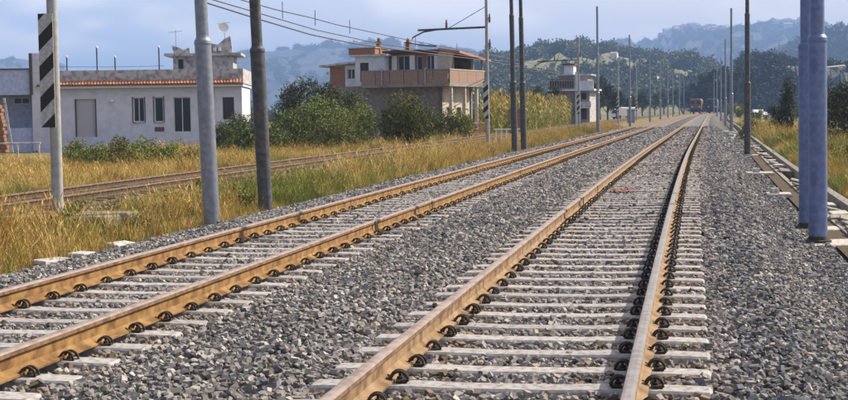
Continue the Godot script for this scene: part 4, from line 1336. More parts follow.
		for i in pl.size():
			var a := pl[i]
			var b := pl[(i + 1) % pl.size()]
			g.quad(Vector3(a.x, a.y, -1.5), Vector3(b.x, b.y, -1.5), Vector3(b.x, b.y, -1.75), Vector3(a.x, a.y, -1.75))
		part("roof_crest", g.mesh(M.weathered), slab)
	for q in [[208.0, 46.0], [215.0, 46.5], [220.0, 46.0]]:
		g = Geo.new()
		g.lathe(Vector3(X.call(q[0]), Y.call(q[1], q[0]) - 0.1, -1.35), [Vector2(0, -0.12), Vector2(0.11, -0.12), Vector2(0.12, 0.1), Vector2(0, 0.12)], 8)
		part("roof_light", g.mesh(M.white_paint), slab)
	# aerials
	for q in [[174.5, 28.0, 18], [224.5, 19.0, 1]]:
		g = Geo.new()
		var ax: float = X.call(q[0])
		var ay: float = Y.call(q[1], q[0])
		g.tube(PackedVector3Array([Vector3(ax, ry, -2.0), Vector3(ax, ay, -2.0)]), [0.02], 5)
		g.tube(PackedVector3Array([Vector3(ax - 0.45, ay - 0.15, -2.0), Vector3(ax + 0.4, ay - 0.05, -2.0)]), [0.014], 5)
		for i in 5:
			var t := -0.4 + 0.18 * i
			g.tube(PackedVector3Array([Vector3(ax + t, ay - 0.1, -2.22), Vector3(ax + t, ay - 0.1, -1.78)]), [0.008], 4)
		part("aerial", g.mesh(M.steel), h)
	g = Geo.new()
	g.lathe(Vector3.ZERO, [Vector2(0.02, 0.0), Vector2(0.2, 0.03), Vector2(0.34, 0.1), Vector2(0.345, 0.1), Vector2(0.2, 0.05), Vector2(0.0, 0.02)], 18)
	var dish := part("satellite_dish", g.mesh(M.white_paint), h, Vector3(X.call(223.5), Y.call(26.0, 223.0), -1.85))
	dish.rotation = Vector3(1.1, 0.3, 0.2)
	# low wall and ramp before the front
	var lw := thing("low_wall", h.transform * Vector3(X.call(45.0), 0, 2.2), turn, "low pale blue wall at the foot of the white house", "wall")
	box_part("wall_panel", lw, Vector3(0, -0.1, -0.2), Vector3(X.call(128.0) - X.call(45.0), 0.5, 0.0), M.plaster_blue)
	box_part("wall_panel", lw, Vector3(X.call(186.0) - X.call(45.0), -0.1, -0.2), Vector3(X.call(244.0) - X.call(45.0), 0.55, 0.0), M.plaster_blue)
	# the porch wing with its shaded blue recess
	var p0 := at_depth(-34.0, 148.0, z - 1.3)
	p0.y = gy
	var wing := thing("porch_wing", p0, turn, "flat roofed porch with a blue shaded recess joined to the white house", "porch")
	var ww: float = 75.0 * k
	var lt: float = Y.call(95.0, 10.0)
	var tt: float = Y.call(70.0, 10.0)
	box_part("fascia", wing, Vector3(0, lt, -0.3), Vector3(ww - 0.5, tt, 0.0), M.plaster_blue)
	box_part("cornice", wing, Vector3(-0.1, tt, -3.4), Vector3(ww - 0.5, tt + 0.08, 0.08), M.dark_frame)
	box_part("ceiling", wing, Vector3(0, lt + 0.02, -3.4), Vector3(ww - 0.5, lt + 0.14, -0.302), M.plaster_blue)
	box_part("back_wall", wing, Vector3(0, 0, -3.4), Vector3(ww - 0.5, lt + 0.018, -3.1), M.plaster_blue)
	box_part("parapet_wall", wing, Vector3(ww * 0.55, -0.1, -0.3), Vector3(ww - 0.5, Y.call(128.0, 20.0), -0.12), M.plaster_blue)
	box_part("corner_pier", wing, Vector3(ww - 0.498, 0, -0.6), Vector3(ww + 0.1, Y.call(53.5, 36.0), 0.12), M.plaster)
	var kp := box_part("pier_edge", wing, Vector3(ww - 0.60, lt, 0.13), Vector3(ww - 0.42, Y.call(53.5, 35.0), 0.2), M.dark_frame)
	window(wing, ww * 0.5, ww * 0.72, Y.call(104.0, 10.0), Y.call(97.0, 10.0), -3.05, 1, M.frame)
	# a stack of old timber and bricks at the porch
	var st := thing("timber_stack", at_depth(4.0, 150.0, z - 5.0) * Vector3(1, 0, 1) + Vector3(0, gy, 0), turn, "tall stack of rusty brown boards before the porch", "stack")
	for i in 13:
		var ln := rng.randf_range(1.0, 1.25)
		var off := -0.35 - 0.02 * i + rng.randf_range(-0.06, 0.06)
		g = Geo.new()
		g.bevel_box(Vector3(off, 0.13 + 0.215 * i, 0), Vector3(ln, 0.2, 0.8), 0.015)
		part("board", g.mesh(M.rust), st).rotation.y = rng.randf_range(-0.06, 0.06)
	var ln := thing("leaning_plank", at_depth(9.0, 150.0, z - 6.0) * Vector3(1, 0, 1) + Vector3(0, gy, 0), turn, "pale plank leaning against the timber stack", "plank")
	g = Geo.new()
	g.bevel_box(Vector3(0, 1.62, 0), Vector3(0.14, 3.2, 0.05), 0.01, Basis(Vector3(0, 0, 1), 0.12))
	part("plank", g.mesh(M.weathered), ln)
	var rl := thing("guard_rail", at_depth(-6.0, 150.0, 70.0) * Vector3(1, 0, 1) + Vector3(0, gy, 0), turn, "low grey guard rail in front of the porch", "rail")
	g = Geo.new()
	g.tube(PackedVector3Array([Vector3(0, 0.72, 0), Vector3(2.4, 0.72, 0)]), [0.06], 6)
	part("bar", g.mesh(M.weathered), rl)
	for x in [0.1, 1.2, 2.3]:
		box_part("post", rl, Vector3(x - 0.05, 0, -0.05), Vector3(x + 0.05, 0.72, 0.05), M.weathered)

func build_brick_house() -> void:
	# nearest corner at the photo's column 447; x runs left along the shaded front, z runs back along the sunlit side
	var z := 96.0
	var gy := -0.6
	var corner := at_depth(447.0, 120.0, z)
	corner.y = gy
	var k := 99.0 / FOC
	var h := thing("brick_house", corner, YAW - 0.36, "two storey brick house with a wrap-around balcony and flat roof", "house")
	# local: front plane z = 0 faces the railway side, the front runs to -x; the side plane x = 0 runs to -z
	var eye_h := EYE - gy
	var Y := func(py: float) -> float: return eye_h + (111.3 - py) * k
	var c := cos(0.36)
	var X := func(px: float) -> float: return (px - 447.0) * k / c * 1.03
	var D := 6.9
	var yb: float = Y.call(85.0)        # underside of the balcony
	var yp: float = Y.call(70.0)        # top of its parapet
	var yr: float = Y.call(52.5)        # roof
	var x_l: float = X.call(368.0)
	# ground floor
	var fl := -0.5
	part("ground_floor_front", wall_mesh(-X.call(352.0) + fl, yb, 0.3, [[2.2, 3.0, 1.0, 2.2], [5.0, 5.8, 0.0, 2.1]], M.render_shaded), h, Vector3(X.call(352.0), 0, -0.5))  # front wall coloured darker than the side to carry its shade
	window(h, X.call(352.0) + 2.2, X.call(352.0) + 3.0, 1.0, 2.2, -0.68, 1, M.dark_frame)
	window(h, X.call(352.0) + 5.0, X.call(352.0) + 5.8, 0.0, 2.1, -0.68, 1, M.dark_frame, "glazed_door")
	var side := part("ground_floor_side", wall_mesh(D - 1.2, yb, 0.3, [[1.0, 1.9, 0.2, 2.3], [3.0, 3.9, 0.2, 2.3]], M.cream), h, Vector3(fl, 0, -0.5), PI / 2)  # pale cream carries the sunlight of this side in its colour
	for q in [1.0, 3.0]:
		window(side, q, q + 0.9, 0.2, 2.3, -0.18, 1, M.dark_frame, "shutter_door", M.dark_wood)
	box_part("rear_wall", h, Vector3(X.call(352.0), 0, -D), Vector3(fl, yr, -D + 0.3), M.render_shaded)
	# balcony: slab and panelled parapet
	var slab := box_part("balcony_slab", h, Vector3(x_l, yb - 0.14, -D - 0.2), Vector3(0.45, yb + 0.06, 0.65), M.render_shaded)
	var n := 6
	for i in n:
		var a := lerpf(x_l, 0.3, float(i) / n)
		var b := lerpf(x_l, 0.3, float(i + 1) / n)
		box_part("balcony_panel", slab, Vector3(a + 0.02, yb + 0.06, 0.5), Vector3(b - 0.02, yp - 0.06, 0.62), M.pink)
	for i in 4:
		var a := lerpf(-D, 0.48, float(i) / 4)
		var b := lerpf(-D, 0.48, float(i + 1) / 4)
		box_part("balcony_panel", slab, Vector3(0.3, yb + 0.06, a + 0.02), Vector3(0.42, yp - 0.06, b - 0.02), M.pink)
	box_part("coping", slab, Vector3(x_l, yp - 0.06, 0.47), Vector3(0.45, yp, 0.65), M.render_shaded)  # front coping darkened as if in shade
	box_part("coping", slab, Vector3(0.27, yp - 0.06, -D - 0.1), Vector3(0.45, yp, 0.468), M.cream)  # same coping in a lit tone on the sunny side
	for i in [1, 3]:
		box_part("balcony_post", slab, Vector3(lerpf(x_l, 0.3, i / 4.0) - 0.05, yb, 0.66), Vector3(lerpf(x_l, 0.3, i / 4.0) + 0.05, yp + 0.1, 0.74), M.steel)
	# upper floor behind the balcony
	var ux: float = X.call(388.0)
	var uh: float = yr - yb - 0.06
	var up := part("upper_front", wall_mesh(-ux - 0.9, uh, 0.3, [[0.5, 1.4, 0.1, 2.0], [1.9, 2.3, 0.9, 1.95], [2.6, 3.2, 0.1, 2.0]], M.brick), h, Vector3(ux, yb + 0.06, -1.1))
	window(up, 0.5, 1.4, 0.1, 2.0, -0.16, 1, M.frame, "glazed_door")
	window(up, 1.9, 2.3, 0.9, 1.95, -0.16, 0, M.frame)
	window(up, 2.6, 3.2, 0.1, 2.0, -0.16, 1, M.white_paint, "glazed_door")
	box_part("shutter_leaf", up, Vector3(0.1, 0.1, 0.02), Vector3(0.48, 2.0, 0.06), M.white_paint)
	box_part("shutter_leaf", up, Vector3(1.42, 0.1, 0.02), Vector3(1.8, 2.0, 0.06), M.white_paint)
	box_part("shutter_leaf", up, Vector3(3.22, 0.1, 0.02), Vector3(3.6, 2.0, 0.06), M.white_paint)
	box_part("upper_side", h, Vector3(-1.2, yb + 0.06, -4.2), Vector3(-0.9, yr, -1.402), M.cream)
	# slanting pier and canopy roof at the sunlit corner
	var g := Geo.new()
	g.hexa([Vector3(-0.9, yb + 0.06, -0.9), Vector3(-0.35, yb + 0.06, -0.9), Vector3(-0.35, yb + 0.06, -1.3), Vector3(-0.9, yb + 0.06, -1.3), Vector3(-0.9, yr + 0.1, -0.9), Vector3(0.15, yr + 0.1, -0.9), Vector3(0.15, yr + 0.1, -1.3), Vector3(-0.9, yr + 0.1, -1.3)])
	part("corner_pier", g.mesh(M.cream), h)
	g = Geo.new()
	g.hexa([Vector3(-0.8, yr + 0.10, -0.6), Vector3(0.75, yr - 0.12, -0.6), Vector3(0.75, yr - 0.55, -D - 0.6), Vector3(-0.8, yr - 0.25, -D - 0.6), Vector3(-0.8, yr + 0.26, -0.6), Vector3(0.75, yr + 0.02, -0.6), Vector3(0.75, yr - 0.42, -D - 0.6), Vector3(-0.8, yr - 0.1, -D - 0.6)])
	part("canopy_roof", g.mesh(M.terracotta[2]), h)
	for q in [-4.6, -6.6]:
		box_part("canopy_post", h, Vector3(0.3, yp, q - 0.05), Vector3(0.4, yr - 0.35, q + 0.05), M.steel)
	box_part("flat_roof", h, Vector3(ux - 0.4, yr, -D), Vector3(-0.8, yr + 0.16, -0.55), M.dark_wood)
	# stair tower in white with a dark door, and the brick penthouse
	var tx0: float = X.call(357.0)
	var tx1: float = X.call(386.0)
	var tw := part("stair_tower", wall_mesh(tx1 - tx0, Y.call(55.5) - yb, 0.25, [[0.35, 1.0, 0.3, Y.call(61.5) - yb]], M.plaster), h, Vector3(tx0, yb, -0.35))
	window(tw, 0.35, 1.0, 0.3, Y.call(61.5) - yb, -0.12, 0, M.dark_frame, "door", M.dark_wood)
	box_part("stair_tower_side", h, Vector3(tx1 - 0.25, yb, -2.4), Vector3(tx1, Y.call(55.5), -0.602), M.plaster)
	box_part("stair_tower_base", h, Vector3(tx0, 0, -2.4), Vector3(tx1, yb - 0.002, -0.81), M.render_shaded)
	box_part("tower_slab", h, Vector3(tx0 - 0.3, Y.call(55.5), -3.0), Vector3(tx1 + 0.3, Y.call(55.5) + 0.14, -0.1), M.weathered)
	var py0: float = Y.call(55.5) + 0.14
	box_part("penthouse", h, Vector3(X.call(351.0), py0, -2.6), Vector3(X.call(377.0), Y.call(47.0), -0.3), M.brick)
	box_part("penthouse_roof", h, Vector3(X.call(350.0), Y.call(47.0), -2.7), Vector3(X.call(378.0), Y.call(47.0) + 0.06, -0.2), M.weathered)
	box_part("penthouse", h, Vector3(X.call(380.0), yr + 0.16, -3.4), Vector3(X.call(398.0), Y.call(48.0), -2.6), M.brick)
	for q in [[376.0, 41.5, -1.2], [398.5, 42.0, -2.4]]:
		g = Geo.new()
		var cx: float = X.call(q[0])
		g.box(Vector3(cx, (py0 + Y.call(q[1])) * 0.5, q[2]), Vector3(0.26, Y.call(q[1]) - py0, 0.26))
		g.box(Vector3(cx, Y.call(q[1]) + 0.05, q[2]), Vector3(0.4, 0.07, 0.4))
		g.lathe(Vector3(cx, Y.call(q[1]) + 0.085, q[2]), [Vector2(0.14, 0), Vector2(0.12, 0.2), Vector2(0.0, 0.3)], 8)
		part("chimney", g.mesh(M.rust), h)
	# porch wing to the far side
	var wx0: float = X.call(327.0)
	box_part("wing_wall", h, Vector3(wx0, yb, -1.4), Vector3(X.call(343.0), Y.call(64.5), -1.1), M.brick)
	var ww := part("wing_front", wall_mesh(X.call(357.0) - X.call(343.0), Y.call(64.0) - yb, 0.2, [[0.15, 0.75, 0.5, 1.25]], M.plaster), h, Vector3(X.call(343.0) + 0.002, yb, -1.0))
	window(ww, 0.15, 0.75, 0.5, 1.25, -0.1, 1, M.white_paint)
	box_part("wing_base", h, Vector3(wx0, 0, -2.6), Vector3(X.call(352.0) - 0.01, yb - 0.003, -1.05), M.render_shaded)
	g = Geo.new()
	g.hexa([Vector3(wx0 - 0.5, Y.call(65.0), -0.4), Vector3(X.call(357.0), Y.call(61.5), -0.4), Vector3(X.call(357.0), Y.call(61.5), -3.2), Vector3(wx0 - 0.5, Y.call(65.0), -3.2), Vector3(wx0 - 0.5, Y.call(65.0) + 0.13, -0.4), Vector3(X.call(357.0), Y.call(61.5) + 0.13, -0.4), Vector3(X.call(357.0), Y.call(61.5) + 0.13, -3.2), Vector3(wx0 - 0.5, Y.call(65.0) + 0.13, -3.2)])
	part("wing_roof", g.mesh(M.weathered), h)
	g = Geo.new()
	g.lathe(Vector3(wx0 - 0.1, Y.call(71.0), -0.9), [Vector2(0, -0.1), Vector2(0.12, 0), Vector2(0, 0.14)], 8)
	part("porch_lamp", g.mesh(M.white_paint), h)
	# veranda pillars, railing and low floor on the sunlit side
	for q in [-0.2, -3.0, -5.6]:
		g = Geo.new()
		g.hexa([Vector3(0.12, 0, q + 0.1), Vector3(0.34, 0, q + 0.1), Vector3(0.34, 0, q - 0.1), Vector3(0.12, 0, q - 0.1), Vector3(0.12, yb - 0.14, q + 0.1), Vector3(0.34, yb - 0.14, q + 0.1), Vector3(0.34, yb - 0.14, q - 0.1), Vector3(0.12, yb - 0.14, q - 0.1)])
		part("veranda_pillar", g.mesh(M.cream), h)
	box_part("veranda_floor", h, Vector3(-0.5, 0.1, -D), Vector3(0.5, 0.32, 0.3), M.weathered)
	railing(h, Vector3(0.42, 0.32, 0.2), Vector3(0.42, 0.32, -D + 0.1), 0.85, M.pink_rail)
	# brick garden wall beyond
	var gw := thing("garden_wall", at_depth(478.0, 120.0, 108.0) * Vector3(1, 0, 1) + Vector3(0, gy, 0), YAW, "long low terracotta brick wall beside the brick house", "wall")
	box_part("brickwork", gw, Vector3(0, 0, -0.15), Vector3(3.4, 2.05, 0.15), M.brick)
	box_part("coping", gw, Vector3(-0.05, 2.05, -0.2), Vector3(3.45, 2.13, 0.2), M.terracotta[1])

func build_apartments() -> void:
	var z := 205.0
	var gy := -0.7
	var big := z / 150.0
	var o := at_depth(555.0, 118.0, z)
	o.y = gy
	var k := 153.0 / FOC
	var h := thing("apartment_building", o, YAW - 0.25, "pale three storey apartment building with a dark rooftop terrace", "building")
	h.scale = Vector3.ONE * big
	var eye_h := (EYE - gy) / big
	var Y := func(py: float) -> float: return eye_h + (109.3 - py) * k
	var X := func(px: float) -> float: return (px - 555.0) * k * 1.03
	var w: float = X.call(588.0)
	var y1: float = Y.call(91.5)
	var y2: float = Y.call(81.0)
	part("front_wall", wall_mesh(w, y1, 0.3, [[0.4, 1.2, 0.2, 2.0], [1.5, 2.0, 0.9, 1.9], [2.75, 3.3, 0.5, 1.9], [0.4, 1.0, y1 - 0.9, y1 - 0.2], [2.75, 3.3, y1 - 0.9, y1 - 0.2]], M.render_shaded), h)  # facade shade put into the darker wall colour
	window(h, 0.4, 1.2, 0.2, 2.0, -0.15, 1, M.dark_frame)
	window(h, 1.5, 2.0, 0.9, 1.9, -0.15, 0, M.dark_frame)
	window(h, 2.75, 3.3, 0.5, 1.9, -0.15, 1, M.dark_frame)
	window(h, 0.4, 1.0, y1 - 0.9, y1 - 0.2, -0.15, 0, M.dark_frame)
	window(h, 2.75, 3.3, y1 - 0.9, y1 - 0.2, -0.15, 0, M.dark_frame)
	box_part("side_wall", h, Vector3(w - 0.3, 0, -5.0), Vector3(w, y1, -0.302), M.weathered)
	box_part("side_wall", h, Vector3(0, 0, -5.0), Vector3(0.3, y1, -0.302), M.cream)
	box_part("pier", h, Vector3(X.call(575.0), 0, 0.002), Vector3(X.call(578.5), Y.call(73.0), 0.4), M.plaster)
	for q in [0.1, 2.6]:
		var bal := box_part("balcony", h, Vector3(q, y1 * 0.5 - 0.06, 0.002), Vector3(q + 1.25, y1 * 0.5 + 0.05, 0.75), M.plaster)
		box_part("balcony_front", bal, Vector3(q, y1 * 0.5 + 0.05, 0.65), Vector3(q + 1.25, y1 * 0.5 + 0.6, 0.73), M.weathered)
	var s := box_part("terrace_slab", h, Vector3(-0.6, y1, -5.2), Vector3(w + 0.6, y1 + 0.18, 0.9), M.plaster)
	box_part("terrace_screen", s, Vector3(-0.4, y1 + 0.18, 0.6), Vector3(X.call(574.5), y2 + 0.1, 0.7), M.dark_wood)
	box_part("terrace_wall", s, Vector3(X.call(579.0), y1 + 0.18, 0.5), Vector3(w + 0.5, Y.call(82.0), 0.65), M.plaster)
	railing(s, Vector3(-0.4, y1 + 0.18, 0.8), Vector3(X.call(574.5), y1 + 0.18, 0.8), 0.9, M.weathered, 0.25)
	box_part("upper_storey", h, Vector3(0.3, y1 + 0.18, -4.8), Vector3(w - 0.3, y2 + 0.5, -1.0), M.render_shaded)
	box_part("upper_roof", h, Vector3(-0.1, y2 + 0.5, -5.0), Vector3(w + 0.1, y2 + 0.62, -0.6), M.weathered)
	box_part("rooftop_room", h, Vector3(X.call(562.0), y2 + 0.62, -3.5), Vector3(X.call(571.0), Y.call(66.0), -1.5), M.plaster)
	box_part("rooftop_slab", h, Vector3(X.call(560.5), Y.call(66.0), -3.8), Vector3(X.call(572.5), Y.call(66.0) + 0.14, -1.2), M.dark_wood)
	# sheds by it
	for q in [[583.0, 114.5, 121.0, 12.0, 208.0, "small white shed at the foot of the apartment building"]]:
		var p := at_depth(q[0], q[2], q[4])
		p.y = gy
		var t := thing("shed", p, YAW, q[5], "shed")
		box_part("wall", t, Vector3(0, 0, -1.5), Vector3(q[3] * k, 1.5, 0), M.plaster)
		box_part("roof", t, Vector3(-0.15, 1.5, -1.7), Vector3(q[3] * k + 0.15, 1.62, 0.2), M.steel)
		box_part("door", t, Vector3(0.25, 0, 0.002), Vector3(0.75, 1.2, 0.03), M.dark_frame)

# ---------------------------------------------------------------- rolling stock and small things
func railcar(at: Vector3, turn: float, m: Material, label: String) -> void:
	var t := thing("railcar", at, turn, label, "train")
	var g := Geo.new()
	# body with a sloped cab end: a section swept back from the nose
	var prof := [Vector2(-1.4, 0.95), Vector2(1.4, 0.95), Vector2(1.45, 1.4), Vector2(1.45, 3.1), Vector2(1.2, 3.55), Vector2(-1.2, 3.55), Vector2(-1.45, 3.1), Vector2(-1.45, 1.4)]
	var rings := []
	for q in [[0.0, 0.93], [-0.35, 1.0], [-16.0, 1.0]]:
		var ring := []
		for p in prof: ring.append(Vector3(p.x * q[1], 2.2 + (p.y - 2.2) * q[1], q[0]))
		rings.append(ring)
	for i in 2:
		for j in prof.size():
			var l := (j + 1) % prof.size()
			g.quad(rings[i][l], rings[i][j], rings[i + 1][j], rings[i + 1][l])
	for j in range(1, prof.size() - 1):
		g.tri(rings[0][0], rings[0][j], rings[0][j + 1])
		g.tri(rings[2][0], rings[2][j + 1], rings[2][j])
	part("body", g.mesh(m), t)
	for x in [-0.72, 0.72]:
		box_part("cab_window", t, Vector3(x - 0.5, 2.25, 0.004), Vector3(x + 0.5, 3.05, 0.03), M.glass)
		g = Geo.new()
		g.lathe(Vector3.ZERO, [Vector2(0.0, 0.0), Vector2(0.14, 0.01), Vector2(0.16, 0.06), Vector2(0, 0.09)], 12)
		var l := part("headlight", g.mesh(M.white_paint), t, Vector3(x * 1.25, 1.55, 0.0))
		l.rotation.x = PI / 2
		g = Geo.new()
		g.lathe(Vector3.ZERO, [Vector2(0.09, -0.1), Vector2(0.09, 0.35), Vector2(0.22, 0.36), Vector2(0.22, 0.4), Vector2(0, 0.42)], 12)
		var b := part("buffer", g.mesh(M.loco_dark), t, Vector3(x * 1.2, 1.05, 0.0))
		b.rotation.x = PI / 2
	box_part("underframe", t, Vector3(-1.25, 0.35, -15.5), Vector3(1.25, 0.948, -0.2), M.loco_dark)
	for z in [-2.0, -4.2, -11.8, -14.0]:
		for x in [-0.75, 0.75]:
			g = Geo.new()
			g.lathe(Vector3.ZERO, [Vector2(0, -0.06), Vector2(0.46, -0.06), Vector2(0.46, 0.06), Vector2(0, 0.06)], 18)
			var w := part("wheel", g.mesh(M.loco_dark), t, Vector3(x, 0.46, z))
			w.rotation.z = PI / 2
	box_part("roof_vent", t, Vector3(-0.5, 3.56, -9.0), Vector3(0.5, 3.8, -5.0), M.loco_dark)

func build_small_things() -> void:
	railcar(T(TRACKS[1], 0.0, 366.0), -heading(366.0), M.loco, "ochre yellow railcar standing on the left track before the wood")
	railcar(T(TRACKS[0], 0.0, 372.0), -heading(372.0), M.loco_dark, "dark railcar standing on the right track before the wood")
	# white concrete trough lids at the toe of the ballast
	var g := Geo.new()
	g.bevel_box(Vector3.ZERO, Vector3(0.24, 0.06, 0.62), 0.01)
	var lid := g.mesh(M.lid)
	for q in [[-8.3, 15.9, 0.3], [-8.5, 18.2, -0.2], [-8.52, 19.2, 0.15], [-8.55, 20.7, -0.12]]:
		var t := thing("trough_lid", T(q[0], -0.5 + rng.randf_range(-0.02, 0.0), q[1]), q[2], "white concrete trough lid lying at the edge of the ballast", "slab", "trough lids along the ballast edge")
		t.rotation.z = rng.randf_range(-0.2, 0.12)
		t.rotation.x = rng.randf_range(-0.06, 0.06)
		part("slab", lid, t)
	# the concrete drain beside the right-hand poles
	var d := thing("drain_channel", Vector3.ZERO, 0.0, "long concrete drain channel with broken covers beside the poles", "drain")
	part("inner_wall", strip_along([2.55, 2.55, 2.67, 2.67], [-1.0, -0.72, -0.72, -1.0], -4.0, 330.0, 1.5).mesh(M.concrete_old), d)
	part("outer_wall", strip_along([3.08, 3.08, 3.24, 3.24], [-1.0, -0.60, -0.58, -1.0], -4.0, 330.0, 1.5).mesh(M.concrete_old), d)
	part("channel_floor", strip_along([2.66, 3.09], [-0.97, -0.97], -4.0, 330.0, 2.0).mesh(M.old_bed), d)
	g = Geo.new()
	g.bevel_box(Vector3.ZERO, Vector3(0.34, 0.06, 0.86), 0.012)
	var cov := [g.mesh(M.concrete), g.mesh(M.concrete_old)]
	var z := 20.0
	while z < 115.0:
		if rng.randf() < 0.5:
			var p := part("cover_slab", cov[0] if rng.randf() < 0.3 else cov[1], d, T(2.78 + rng.randf_range(-0.05, 0.06), -0.70 + rng.randf_range(-0.02, 0.02), z), -heading(z) + rng.randf_range(-0.12, 0.12))
			p.rotation.z = rng.randf_range(-0.32, 0.06)
		z += 0.95
	# pads between the poles
	for q in [[1.95, 47.5, 0.9, 0.5, "flat concrete pad with a small block by the ballast foot"], [2.0, 36.0, 0.6, 0.4, "small broken concrete pad near the drain"]]:
		var t := thing("concrete_pad", T(q[0], -0.76, q[1]), 0.0, q[4], "pad")
		g = Geo.new()
		g.bevel_box(Vector3(0, 0.03, 0), Vector3(q[2], 0.12, q[3] * 2.0), 0.02)
		part("slab", g.mesh(M.concrete), t)
		g = Geo.new()
		g.bevel_box(Vector3(-0.1, 0.14, 0.1), Vector3(0.22, 0.16, 0.2), 0.02)
		part("block", g.mesh(M.concrete), t)
	for i in 12:
		var zz := rng.randf_range(96.0, 128.0)
		var t := thing("rubble_block", T(rng.randf_range(1.5, 2.3), -0.66, zz), rng.randf() * TAU, "pale rubble block at the foot of the thin poles", "block", "pale rubble by the thin poles")
		g = Geo.new()
		g.bevel_box(Vector3.ZERO, Vector3(rng.randf_range(0.3, 0.7), rng.randf_range(0.2, 0.4), rng.randf_range(0.3, 0.6)), 0.04)
		part("stone", g.mesh(M.concrete), t)
	# a red rag on the ballast between the rails
	var rag := Geo.new()
	var gr := 9
	var pts := []
	for i in gr + 1:
		var col := []
		for j in 4:
			col.append(Vector3(i * 0.05 - 0.22 + rng.randf_range(-0.02, 0.02), 0.02 + 0.045 * absf(sin(i * 1.9 + j)) + rng.randf_range(0, 0.015), j * 0.11 - 0.16 + 0.06 * sin(i * 0.9)))
		pts.append(col)
	for i in gr:
		for j in 3:
			rag.quad(pts[i][j + 1], pts[i + 1][j + 1], pts[i + 1][j], pts[i][j])
			rag.quad(pts[i][j] - Vector3(0, 0.006, 0), pts[i + 1][j] - Vector3(0, 0.006, 0), pts[i + 1][j + 1] - Vector3(0, 0.006, 0), pts[i][j + 1] - Vector3(0, 0.006, 0))
	var rg := top_mesh("red_rag", rag.mesh(M.red_cloth), "crumpled red rag lying between the rails", "rag")
	rg.position = T(-1.35, -0.18, 28.2)
	# white fence by the second mast
	var f := thing("white_fence", T(-10.6, -0.5, 75.0), 0.12, "short white rail fence beside the striped mast", "fence")
	for i in 5:
		box_part("post", f, Vector3(i * 0.28 - 0.03, 0, -0.03), Vector3(i * 0.28 + 0.03, 1.0, 0.03), M.white_paint)
	for y in [0.18, 0.95]:
		box_part("rail_bar", f, Vector3(-0.1, y - 0.03, 0.032), Vector3(1.25, y + 0.03, 0.06), M.white_paint)
	# cabinet and van far along the left side
	var cb := thing("relay_cabinet", T(-10.2, -0.5, 196.0), 0.0, "blue-grey trackside cabinet beside the distant poles", "cabinet")
	box_part("body", cb, Vector3(-0.5, 0.1, -0.4), Vector3(0.5, 1.7, 0.4), M.body_blue)
	box_part("door", cb, Vector3(-0.44, 0.2, 0.402), Vector3(0.44, 1.6, 0.425), M.steel)
	box_part("roof", cb, Vector3(-0.58, 1.7, -0.48), Vector3(0.58, 1.8, 0.5), M.steel)
	box_part("plinth", cb, Vector3(-0.55, -0.1, -0.45), Vector3(0.55, 0.1, 0.45), M.concrete)
	var p := at_depth(624.0, 112.0, 262.0)
	p.y = ground_y(p.x, 262.0)
	var v := thing("parked_van", p, YAW + 0.5, "white van parked among bushes behind the distant poles", "van")
	g = Geo.new()
	g.bevel_box(Vector3(0.4, 1.25, 0), Vector3(3.4, 1.7, 1.8), 0.1)
	part("body", g.mesh(M.white_paint), v)
	g = Geo.new()
	g.hexa([Vector3(-2.4, 0.4, 0.9), Vector3(-1.302, 0.4, 0.9), Vector3(-1.302, 0.4, -0.9), Vector3(-2.4, 0.4, -0.9), Vector3(-1.9, 1.7, 0.8), Vector3(-1.302, 1.9, 0.85), Vector3(-1.302, 1.9, -0.85), Vector3(-1.9, 1.7, -0.8)])
	part("cab", g.mesh(M.white_paint), v)
	g = Geo.new()
	g.quad(Vector3(-2.18, 1.06, 0.82), Vector3(-1.9, 1.68, 0.76), Vector3(-1.9, 1.68, -0.76), Vector3(-2.18, 1.06, -0.82))
	part("windscreen", g.mesh(M.glass), v, Vector3(-0.01, 0.005, 0))
	for q in [[-1.6, 0.8], [1.4, 0.8], [-1.6, -0.8], [1.4, -0.8]]:
		g = Geo.new()
		g.lathe(Vector3.ZERO, [Vector2(0, -0.1), Vector2(0.33, -0.1), Vector2(0.36, 0), Vector2(0.33, 0.1), Vector2(0, 0.1)], 16)
		var wl := part("wheel", g.mesh(M.black_paint), v, Vector3(q[0], 0.36, q[1]))
		wl.rotation.x = PI / 2
	# the pale winding path and low buildings beyond the verge
	var pg := Geo.new()
	var line := [[782.0, 131.0, 5.0], [766.0, 126.5, 6.0], [772.0, 122.0, 6.0], [775.0, 119.0, 4.5], [769.0, 116.5, 4.0], [763.0, 114.8, 3.0]]
	for i in line.size() - 1:
		var a := on_height(line[i][0], line[i][1], -1.0)
		var b := on_height(line[i + 1][0], line[i + 1][1], -1.0)
		var wa: float = line[i][2] * -a.z / FOC
		var wb: float = line[i + 1][2] * -b.z / FOC
		a.y = ground_y(a.x, -a.z) + 0.05
		b.y = ground_y(b.x, -b.z) + 0.05
		pg.quad(a - Vector3(wa, 0, 0), a + Vector3(wa, 0, 0), b + Vector3(wb, 0, 0), b - Vector3(wb, 0, 0))
	top_mesh("path", pg.mesh(M.path), "pale winding dirt path on the field beyond the verge", "path", "", "structure")
	for q in [[757.0, 110.0, 9.0, 330.0, 1.3, "low pale greenhouse below the scrubby slope"], [766.0, 111.0, 6.0, 300.0, 1.1, "pale low shed beside the greenhouse"], [738.5, 109.0, 5.0, 300.0, 1.5, "small hut with a terracotta roof behind the thin poles"]]:
		var s := at_depth(q[0], q[1], q[3])
		s.y = ground_y(s.x, q[3])
		var t := thing("farm_building", s, YAW - 0.3, q[5], "building")
		var w: float = q[2] * q[3] / FOC
		box_part("wall", t, Vector3(-w / 2, 0, -4), Vector3(w / 2, q[4], 0), M.plaster if q[0] > 740.0 else M.cream)
		g = Geo.new()
